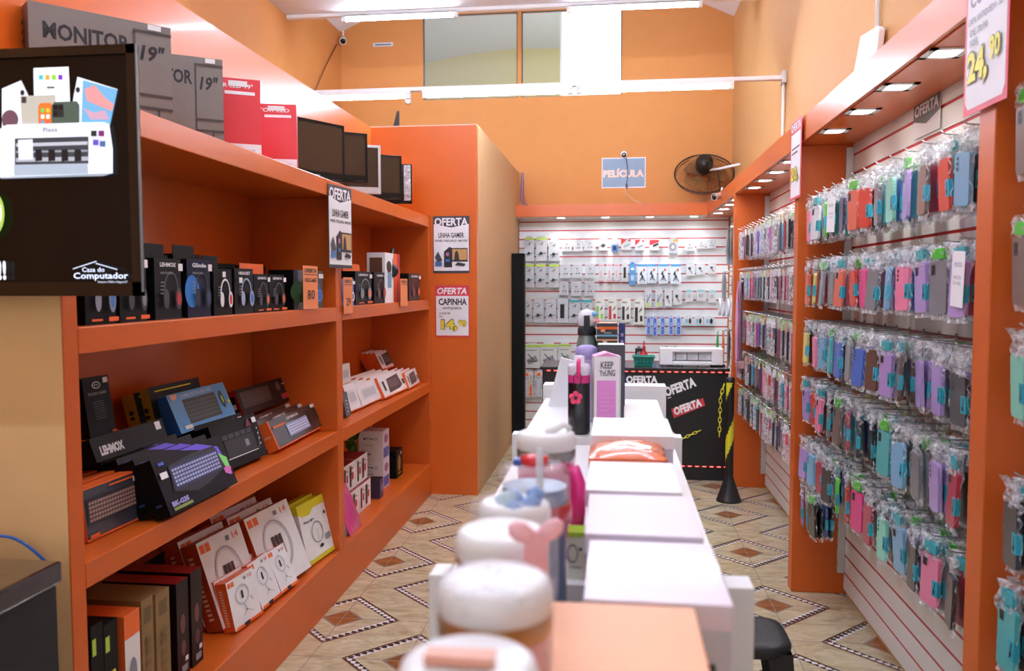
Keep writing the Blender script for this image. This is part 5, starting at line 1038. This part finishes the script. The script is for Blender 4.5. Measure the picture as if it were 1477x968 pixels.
flat('gift_box', 845, 983, 707, 665, 1.30, 1.1885, M('#f4f2f8', .4), BXG, 'white box directly in front of the orange wrapped package')
# orange wrapped package
A = oz(849, 662, 1.285); B = oz(958, 662, 1.285); C = oz(849, 632, 1.30)
mb = MB(); w = B.x-A.x; d = C.y-A.y; nx, ny = 12, 10; vs = []; fs = []
for j in range(ny+1):
    for i in range(nx+1): e = (sin(pi*i/nx)*sin(pi*j/ny))**.35 if 0 < i < nx and 0 < j < ny else 0; vs.append((i/nx*w*(1+.05*sin(j*1.7)), j/ny*d, .097+e*.02+random.uniform(-.004, .004)*e))
for j in range(ny):
    for i in range(nx): q_ = j*(nx+1)+i; fs.append((q_, q_+1, q_+nx+2, q_+nx+1))
mb.add(vs, fs, M('#ec7440', .25, coat=.8, bump=.4, bs=30), True)
rimv = [vs[i] for i in range(nx+1)]+[vs[(j+1)*(nx+1)-1] for j in range(1, ny+1)]+[vs[ny*(nx+1)+i] for i in range(nx-1, -1, -1)]+[vs[j*(nx+1)] for j in range(ny-1, 0, -1)]
n = len(rimv); mb.add(rimv+[(v[0], v[1], 0) for v in rimv], [(i, i+n, (i+1) % n+n, (i+1) % n) for i in range(n)], M('#e06a38', .3, coat=.6), True)
tag(mb.build('wrapped_package', loc=(A.x, A.y, 1.1892)), 'shiny orange plastic-wrapped package between two white boxes', 'package')
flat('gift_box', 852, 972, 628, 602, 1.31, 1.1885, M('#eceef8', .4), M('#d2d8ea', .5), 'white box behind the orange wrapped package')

def at(px, py, w): return Vector((0, 0, CAMZ))+ray(px, py)*w
# ---- tumblers on the left-hand side
CLR = film('#f6f6fc', .3, .3, 7, .1, 'clear_wrap'); CLR2 = film('#f2f4fb', .2, .12, 7, .1, 'clear_plastic')
def tumbler(px, py, w, z0, r, body, lid, lab, band=None, rb=None, hz=None):
    p = at(px, py, w); H_ = p.z-z0; rb = rb or r*.72; t = thing('tumbler', lab, 'tumbler', (p.x, p.y, z0+.0006)); H_ -= .0006
    hl = .028
    mb = MB(); mb.lathe([(rb, 0), (rb+.003, .004), (rb+.002, H_*.35), (r*.97, H_*.45), (r, H_-hl)], body, n=36); mb.build('body', parent=t)
    mb = MB(); mb.lathe([(r*1.0, H_-hl), (r*1.03, H_-hl+.004), (r*1.03, H_-.012), (r*.97, H_-.003), (r*.85, H_), (.002, H_-.002)], lid, n=36, cap=False); mb.build('lid', parent=t)
    if band: mb = MB(); mb.lathe([(r*1.012, H_-hl-.018), (r*1.02, H_-hl-.016), (r*1.02, H_-hl-.001), (r*1.01, H_-hl)], band, n=36, cap=False); mb.build('band', parent=t)
    return t, H_
def wrap(t, r, H_, seed=1, m=None, z0=.12, top=True):
    rnd = random.Random(seed); n = 30; prof = [(r*1.05, z0), (r*1.07, (z0+H_)/2), (r*1.1, H_-.02), (r*1.08, H_-.004), (r*.9, H_+.003), (r*.3, H_+.004), (.002, H_+.005)]
    mb = MB(); vs = []; fs = []
    for (rr, z) in prof:
        for i in range(n): k = 1+.02*sin(i*2.4+seed)+rnd.uniform(-.01, .01); vs.append((rr*k*cos(2*pi*i/n), rr*k*sin(2*pi*i/n), z+rnd.uniform(-.0015, .0015)))
    for k in range(len(prof)-1): fs += [(k*n+i, k*n+(i+1) % n, (k+1)*n+(i+1) % n, (k+1)*n+i) for i in range(n)]
    mb.add(vs, fs, m or CLR, True); mb.build('clear_wrap', parent=t)
LIDW = M('#f4f7fc', .4, coat=.2); PKB = M('#e3b3c6', .35, coat=.4); GOLD = M('#b98c50', .3, m=.6)
t, H_ = tumbler(676, 950, .60, 1.1506, .05, PKB, LIDW, 'nearest tumbler at the bottom edge, white lid under clear wrap', band=M('#8a92b8', .3, m=.5)); None
mb = MB(); mb.box((-.03, -.016, H_+.001), (.02, .0, H_+.008), M('#e8a890', .4)); mb.build('straw_plug', parent=t)
t, H_ = tumbler(714, 832, .715, 1.1506, .0485, PKB, LIDW, 'pink tumbler with a gold band and white wrapped lid, near left', band=GOLD); wrap(t, .0475, H_, 5, CLR, .16)
t, H_ = tumbler(724, 762, .875, 1.1506, .048, M('#e8e6ee', .35), LIDW, 'white lidded tumbler with brown band and pink ribbon', band=M('#a8703c', .3, m=.5)); None
# pink bow tied on its near side
mb = MB(); BOW = M('#fbc6d4', .4); z = H_-.004
for s_ in (-1, 1):
    mb.X = Matrix.Translation((s_*.015, -.056, z+.006)) @ Matrix.Rotation(s_*-.5, 4, 'Y') @ Matrix.Diagonal((1.35, .6, .85, 1)); mb.lathe([(.001, -.012), (.008, -.009), (.0115, 0), (.008, .009), (.001, .012)], BOW, n=14); mb.X = Matrix.Identity(4)
    mb.box((s_*.002, -.058, z-.045), (s_*.012, -.055, z), BOW)
mb.lathe([(.001, -.006), (.006, 0), (.001, .006)], BOW, n=10, c=(0, -.054, z)); mb.box((-.007, -.057, z-.05), (.007, -.055, z), BOW)
mb.build('ribbon_bow', parent=t, loc=(.022, -.0, .012), rot=(0, 0, .35))
t, H_ = tumbler(742, 722, 1.0, 1.1506, .043, M('#c8d8ea', .3), LIDW, 'tumbler with light blue charms under a clear lid', band=None); wrap(t, .05, H_, 11, CLR2, .12)
mb = MB()
for k in range(9): a_ = k*2.4; mb.lathe([(.001, -.011), (.011, -.004), (.012, .004), (.001, .012)], M(('#a9c8f0', '#c6e4f4', '#8fb4e8')[k % 3], .4), n=10, c=(.022*cos(a_)*(k % 3)*.6, .022*sin(a_)*(k % 3)*.6, H_-.008+.004*k*.4))
mb.build('blue_charms', parent=t)
t, H_ = tumbler(771, 672, 1.18, 1.1506, .046, M('#7a8ba6', .3, m=.3), CLR2, 'tall blue-grey tumbler with a red band and clear domed lid', band=None, rb=.044); wrap(t, .047, H_, 14, CLR2, .19)
mb = MB(); mb.lathe([(.049, H_-.08), (.0535, H_-.078), (.0535, H_-.052), (.049, H_-.05)], M('#b81c2c', .3, coat=.4), n=36, cap=False); mb.build('red_band', parent=t)
mb = MB(); mb.lathe([(.001, H_+.001), (.02, H_+.002), (.02, H_+.014), (.001, H_+.016)], M('#d8202e', .3, coat=.4), n=16); mb.box((-.03, -.01, H_+.001), (-.018, .008, H_+.01), M('#3a58a8', .4)); mb.build('lid_stopper', parent=t)
mb = MB(); mb.tube([(.012, -.052, .1), (.012, -.05, H_+.035)], .005, M('#dfe6f0', .3, alpha=.7)); mb.build('straw', parent=t)
t, H_ = tumbler(788, 622, 1.40, 1.1886, .049, M('#e47fa6', .3, coat=.4), LIDW, 'pink tumbler with silver band, white lid and magenta handle', band=M('#9fa8ac', .25, m=.7))
mb = MB(); mb.tube([(.036, -.03, H_-.058), (.05, -.044, H_-.056), (.057, -.052, H_-.075), (.057, -.054, H_-.12), (.054, -.05, H_-.155), (.044, -.04, H_-.165), (.03, -.025, H_-.16)], [.008, .011, .012, .012, .012, .01, .008], M('#e2268c', .3, coat=.4), n=12); mb.build('handle', parent=t)
mb = MB(); mb.tube([(.0, -.01, H_-.002), (.03, -.005, H_+.012), (.04, 0, H_+.004)], .006, LIDW); mb.build('lid_loop', parent=t)
mb, f, s, tp = carton(.028, .075, .04, M('#e6e8d6', .4), M('#23262c', .4), LIME); f.rect(0, .9, 1, 1, LIME); f.ring(.3, .55, .3, .2, .15, DGREY); f.ell(.75, .65, .1, .04, INK); f.rect(.2, .25, .8, .28, GREY)
p = at(831, 827, 1.30); tag(mb.build('small_box', loc=(p.x-.014, p.y, 1.1886)), 'small white box with a lime green top between tumblers and gift boxes', 'box')

# ---- tall goods on the third table
p = at(835, 615, 2.55); zt = 1.1956
t = thing('bottle', 'black thermos bottle with pink collar, white lid and flower charm', 'bottle', (p.x, p.y, zt)); rr = .034
mb = MB(); mb.lathe([(.03, 0), (rr, .008), (rr, .155), (rr, .158)], M('#0f1013', .3, coat=.4), n=32); mb.build('body', parent=t)
mb = MB(); mb.lathe([(rr, .158), (rr, .182)], M('#e0408c', .35), n=32); mb.build('collar', parent=t)
mb = MB(); mb.lathe([(rr, .182), (rr*1.03, .186), (rr*1.03, .205), (rr*.9, .214), (.016, .216), (.016, .238), (.012, .24)], M('#e6e0f2', .35), n=32); mb.build('lid', parent=t)
mb = MB(); mb.tube([(0, -.036, .17), (0, -.042, .185), (0, -.042, .205), (0, -.036, .222), (0, -.02, .228)], .0065, M('#ea3a80', .35)); mb.build('loop', parent=t)
mb = MB(); mb.tube([(-.0, -.04, .2), (-.014, -.04, .18), (-.016, -.04, .15), (-.008, -.04, .13), (.004, -.04, .15), (.012, -.04, .175), (0, -.04, .2)], .0012, BLACK); mb.build('cord', parent=t)
mb = MB(); FLW = M('#f04a78', .4)
for k in range(5): mb.X = Matrix.Translation((-.008+.012*cos(R(90+72*k)), -.042, .115+.012*sin(R(90+72*k)))) @ Matrix.Rotation(pi/2, 4, 'X'); mb.lathe([(.001, -.005), (.008, -.004), (.0095, 0), (.008, .004), (.001, .005)], FLW, n=14)
mb.X = Matrix.Translation((-.008, -.046, .115)) @ Matrix.Rotation(pi/2, 4, 'X'); mb.lathe([(.005, -.002), (.005, .002)], INK, n=12); mb.build('flower_charm', parent=t)
p = at(846, 600, 2.78)
t = thing('bottle', 'lavender bottle with side handle just behind the black thermos', 'bottle', (p.x, p.y, zt))
mb = MB(); mb.lathe([(.032, 0), (.036, .008), (.036, .2), (.036, .21)], M('#c9bce6', .35), n=28); mb.build('body', parent=t)
mb = MB(); mb.lathe([(.036, .21), (.038, .214), (.038, .245), (.02, .255)], M('#a99ad8', .4), n=28); mb.build('lid', parent=t)
mb = MB(); mb.tube([(.034, 0, .22), (.052, -.01, .215), (.056, -.01, .15), (.052, -.01, .09), (.034, 0, .085)], .0075, M('#cfc4ea', .35)); mb.build('handle', parent=t)
p = at(846, 600, 3.1)
t = thing('bottle', 'clear and steel bottle with a white cap and black strap behind', 'bottle', (p.x, p.y, zt))
mb = MB(); mb.lathe([(.034, 0), (.038, .01), (.038, .24), (.03, .27)], M('#8fa09a', .25, m=.3), n=28); mb.build('body', parent=t)
mb = MB(); mb.lathe([(.03, .27), (.035, .272), (.034, .295), (.028, .305)], DGREY, n=28); mb.build('collar', parent=t)
mb = MB(); mb.lathe([(.03, .305), (.036, .315), (.034, .34), (.024, .36), (.002, .368)], M('#e8eaf2', .35), n=24); mb.box((-.01, -.04, .29), (.012, -.033, .345), BLACK); mb.lathe([(.001, -.01), (.012, -.006), (.012, .006), (.001, .01)], M('#f09ab0', .4), n=12, c=(.034, -.01, .325)); mb.lathe([(.001, -.01), (.012, -.006), (.012, .006), (.001, .01)], M('#7fc4e8', .4), n=12, c=(.03, -.02, .35)); mb.build('cap', parent=t)
A = at(857, 606, 2.5); B = at(893.5, 606, 2.5); w = B.x-A.x
t = thing('bottle_box', 'white and pink box lettered KEEP YOUNG beside the black thermos', 'box', (A.x, A.y, zt), .13)
hb = at(857, 514, 2.5).z-zt
mb, f, s, tp = carton(w, hb, .075, M('#f0eef4', .4), M('#d9dade', .45), M('#e6a6dc', .4)); PKK = M('#e592dc', .45)
f.rect(.1, .02, .86, .7, PKK); f.text('KEEP', .25, .85, .5, .085, INK, .01); f.text('YoUNG', .2, .755, .62, .08, INK, .01)
for k in range(9): f.rect(.2, .1+k*.055, .6+.15*(k % 2), .105+k*.055, M('#f0c0ea', .5))
mb.box((w-.0005, -.0003, 0), (w+.004, .075, hb), M('#cfd2d8', .5)); mb.build('carton', parent=t)
mb = MB(); mb.prism([(0, hb), (w, hb), (w/2, hb+.012)], 0, .075, M('#ea9ad8', .4)); mb.build('folded_top', parent=t)
def tallbox(x0, x1, ytop, w_, d, m, side, lab, top=None, art=None, yb=606):
    A = at(x0, yb, w_); B = at(x1, yb, w_); T = at(x0, ytop, w_); w = B.x-A.x; h = T.z-zt; mb, f, s, tp = carton(w, h, d, m, side, top)
    if art: art(f)
    tag(mb.build('tall_box', loc=(A.x, A.y, zt+.0004), rot=(0, 0, .02)), lab, 'box')
tallbox(862, 900, 497, 2.72, .09, M('#4a4c54', .45), DGREY, 'tall charcoal box with a white top behind the KEEP YOUNG box', M('#dfe2ea', .4))
def tb(f): f.rect(0, .93, 1, .96, ORG); f.rect(.2, .9, .4, .93, M('#f0a070', .5)); f.rect(0, .85, 1, .87, M('#78b8d0', .4)); f.rect(0, .8, 1, .82, M('#e8a878', .5)); f.rect(.3, .7, .5, .8, PAPER); f.rect(.35, .88, .7, .9, GREY)
tallbox(860, 890, 466, 3.0, .1, M('#3b3c42', .45), DGREY, 'tall dark box with orange and blue edges rising behind white-topped box', M('#e0946a', .4), tb)
tallbox(892, 901, 466, 3.12, .06, M('#2f3c78', .45), M('#2f3c78', .45), 'narrow navy box at the right behind the dark boxes', None, lambda f: [f.rect(.3, .6+k*.08, .7, .64+k*.08, M('#b0a0d8', .5)) for k in range(4)])

# ================================================================ stool, fan, cameras, router, cables
A = oz(1092, 905, .45)
sx = (1082-887.6)/1191.8*2.9; sy = 2.95
t = thing('plastic_stool', 'black plastic stool on the tiles right of the white post', 'stool', (sx, sy, 0)); t.scale = (1, 1, .955)
mb = MB(); n = 32
def sq(r, k=4, z=0): return [(r*(abs(cos(2*pi*i/n))**(2/k))*(1 if cos(2*pi*i/n) > 0 else -1), r*(abs(sin(2*pi*i/n))**(2/k))*(1 if sin(2*pi*i/n) > 0 else -1), z) for i in range(n)]
BS = M('#1d1e20', .5, bump=.2, bs=80); rings = [sq(.135, 4, .40), sq(.14, 4, .43), sq(.13, 4, .447), sq(.1, 4, .45)]
vs = [p_ for r_ in rings for p_ in r_]; fs = [(k*n+i, k*n+(i+1) % n, (k+1)*n+(i+1) % n, (k+1)*n+i) for k in range(3) for i in range(n)]+[tuple(range(3*n, 4*n))]
mb.add(vs, fs, BS, True); mb.build('seat', parent=t)
for sx_, sy_ in ((-1, -1), (1, -1), (1, 1), (-1, 1)):
    mb = MB(); a1 = .13; 
    top_ = [(sx_*a1, sy_*a1*.35), (sx_*a1, sy_*a1), (sx_*a1*.35, sy_*a1), (sx_*a1*.8, sy_*a1*.8)]; v_ = [(x, y, .42) for x, y in top_]+[(sx_*.165, sy_*.12, 0), (sx_*.165, sy_*.165, 0), (sx_*.12, sy_*.165, 0), (sx_*.15, sy_*.15, 0)]
    mb.add(v_, [(0, 1, 5, 4), (1, 2, 6, 5), (2, 3, 7, 6), (3, 0, 4, 7), (4, 5, 6, 7)], BS); mb.build('leg', parent=t)
# wall fan
fc = Vector((.925, 8.75, 2.835)); fc = Vector((0, 0, CAMZ))+ray(1015.5, 250)*8.7
t = thing('wall_fan', 'black wire wall fan tilted on a white bracket in the back corner', 'fan', tuple(fc), rot=(R(-42), 0, R(-4)))
mb = MB(); Rf = .305; WR = M('#1c1a1a', .4)
# axis is local y; the motor is on the -y side
for r_, y_, th in ((Rf, 0, .006), (Rf*.97, .03, .003), (Rf*.6, -.05, .0018), (Rf*.6, .07, .0018), (Rf*.25, -.07, .003)): mb.tube([(r_*cos(2*pi*i/40), y_, r_*sin(2*pi*i/40)) for i in range(40)], th*1.2, WR, n=6, closed=True)
for k in range(48):
    a_ = 2*pi*k/48; mb.tube([(Rf*.2*cos(a_), -.07, Rf*.2*sin(a_)), (Rf*.6*cos(a_), -.05, Rf*.6*sin(a_)), (Rf*cos(a_), 0, Rf*sin(a_)), (Rf*.6*cos(a_), .07, Rf*.6*sin(a_)), (Rf*.15*cos(a_), .085, Rf*.15*sin(a_))], .0017, WR, n=3)
mb.build('grille', parent=t)
mb = MB(); mb.X = Matrix.Rotation(pi/2, 4, 'X'); mb.lathe([(.04, .0), (.085, .06), (.09, .08), (.09, .17), (.07, .2), (.05, .205)], BLACK, n=24); mb.X = Matrix.Identity(4); mb.build('motor', parent=t)
mb = MB(); mb.X = Matrix.Translation((.0, -.18, -.1)) @ Matrix.Rotation(R(60), 4, 'X'); mb.lathe([(.04, -.02), (.055, 0), (.055, .04), (.035, .06)], BLACK, n=24); mb.build('pivot', parent=t)
mb = MB(); FB = M('#8a5a30', .4)
for k in range(3):
    a0 = 2*pi*k/3; vs = []
    for i in range(7):
        for (rr_, off) in ((.05, 0), (.14, .1), (.24, .02)): a_ = a0+(i/6-.5)*1.2+off; vs.append((rr_*cos(a_), .02+.03*(i/6-.5), rr_*sin(a_)))
    mb.add(vs, [(i*3+j, i*3+j+1, (i+1)*3+j+1, (i+1)*3+j) for i in range(6) for j in range(2)], FB, True)
mb.build('blades', parent=t)
b0 = Vector((0, 0, CAMZ))+ray(1035, 244)*8.6; b1 = ox(1066, 244, XR)
inv = t.matrix_basis.inverted()
from mathutils import Euler
Mx = Matrix.Translation(fc) @ Euler((R(-42), 0, R(-4))).to_matrix().to_4x4(); inv = Mx.inverted()
mb = MB(); mb.X = inv; mb.tube([(fc.x+.04, fc.y-.12, fc.z+.02), tuple(b0), (XR+.005, b1.y, b0.z)], .013, WHITE); mb.tube([tuple(b0), (b0.x+.03, b0.y, b0.z-.2), (b0.x+.09, b0.y, b0.z-.3), (b0.x+.12, b0.y, b0.z-.22)], .006, BLACK); mb.build('bracket', parent=t)
def seccam(name, loc, aim, lab, s=1.0, cat='security camera'):
    d = (Vector(aim)-Vector(loc)).normalized(); rot = d.to_track_quat('-Y', 'Z').to_euler(); t = thing(name, lab, cat, loc, rot=rot)
    mb = MB(); mb.X = Matrix.Rotation(pi/2, 4, 'X'); mb.lathe([(.02*s, -.04*s), (.03*s, -.035*s), (.03*s, .06*s), (.033*s, .062*s)], WHITE2, n=20); mb.build('housing', parent=t)
    mb = MB(); mb.X = Matrix.Rotation(pi/2, 4, 'X'); mb.lathe([(.028*s, .0625*s), (.026*s, .066*s), (.012*s, .07*s)], BLACKG, n=20); mb.build('lens', parent=t)
    mb = MB(); mb.tube([(0, .02*s, 0), (0, .05*s, .02*s), (0, .07*s, .07*s)], .009*s, WHITE2); mb.build('mount', parent=t)
p = oy(495, 57, YB-.12); seccam('security_camera', tuple(p), (p.x+.6, p.y-2, p.z-1.2), 'white security camera high in the left back corner under the vault', 1.15)
p = ox(1032, 284, .93); p = Vector((0, 0, CAMZ))+ray(1036, 283)*7.55; seccam('security_camera', tuple(p), (p.x-1.4, p.y-1.5, p.z-.4), 'white bullet camera with black face on the right fascia', 1.0)
p = oy(900, 222.5, YB-.03)
t = thing('web_camera', 'small white and black round camera above the PELÍCULA sign', 'camera', tuple(p))
mb = MB(); mb.X = Matrix.Rotation(pi/2, 4, 'X'); mb.lathe([(.035, -.015), (.035, .0), (.03, .01)], WHITE2, n=24); mb.build('body', parent=t)
mb = MB(); mb.X = Matrix.Translation((0, -.012, -.008)) @ Matrix.Rotation(pi/2, 4, 'X'); mb.lathe([(.026, 0), (.024, .012), (.01, .016)], BLACKG, n=24); mb.build('lens', parent=t)
q1 = lambda x, y: tuple(oy(x, y, YB-.012))
mb = MB(); mb.tube([q1(903, 226), q1(905, 240), q1(905, 258), q1(903, 268), q1(904, 272)], .004, BLACK); mb.box(tuple(Vector(q1(904, 268))-Vector((.012, .01, .02))), tuple(Vector(q1(904, 268))+Vector((.012, .005, .02))), BLACK); tag(mb.build('power_cable'), 'black cable with inline plug hanging from the small round camera', 'cable')
mb = MB(); mb.tube([q1(902, 270), q1(903, 279), q1(912, 288), q1(926, 294), q1(935, 297)], .003, M('#d8c8b8', .5)); tag(mb.build('wall_cable'), 'thin pale cable sagging from the PELÍCULA sign down to the soffit', 'cable')
mb = MB(); mb.tube([q1(990, 297), q1(1010, 291), q1(1024, 284)], .0035, M('#d8c8b8', .5)); tag(mb.build('wall_cable'), 'thin pale cable from the fan camera corner down to the soffit', 'cable')
mb = MB()
for k in range(3): mb.tube([q1(753+k*.6, 249), q1(752+k*1.6, 265), q1(751+k*1.9, 283), q1(753+k*2.2, 294), q1(757+k*2.5, 296.5)], .005, M(('#8a5a78', '#b8a0b0', '#5a4a88')[k], .4))
tag(mb.build('cable_bundle'), 'bundle of purple and white cables in the corner left of the soffit', 'cable')
mb = MB(); mb.tube([tuple(ox(486, 64, XW+.02)), tuple(ox(470, 95, XW+.02)), tuple(ox(455, 130, XW+.02))], .006, M('#7a4a28', .5)); tag(mb.build('camera_cable'), 'dark cable sloping down the left wall from the corner camera', 'cable')
# white router board against the right wall
def rp(x, y): return ox(x, y, XR-.03)
pts = [rp(1231, 105), rp(1241, 52), rp(1264, 38), rp(1268, 42), rp(1264, 78)]
mb = MB(); vs = [tuple(p_) for p_ in pts]+[tuple(p_+Vector((.028, 0, 0))) for p_ in pts]; n = 5
mb.add(vs, [tuple(range(n)), tuple(range(2*n-1, n-1, -1))]+[(i, i+n, (i+1) % n+n, (i+1) % n) for i in range(n)], WHITE2); tag(mb.build('router_board', bevel=.004), 'white angular router board standing on the right fascia', 'router')
p = oy(572, 181, YP+.03)
mb = MB(); mb.prism([(-.03, 0), (.03, 0), (.026, .12), (.018, .125), (.0, .02)], 0, .012, BLACK) if 0 else mb.prism([(-.028, 0), (.02, 0), (.02, .118), (.008, .122), (-.002, .1)], 0, .014, BLACK); tag(mb.build('antenna', loc=(p.x, YP+.03, 2.8935)), 'black fin-shaped antenna on top of the orange pier', 'antenna')
mb = MB(); mb.X = Matrix.Rotation(pi/2, 4, 'X'); mb.lathe([(.03, 0), (.04, .01), (.03, .03)], WHITE2, n=18); tag(mb.build('round_sensor', loc=tuple(oy(589, 146, YB-.002))), 'small round white sensor on the back wall under the tube lights', 'sensor')
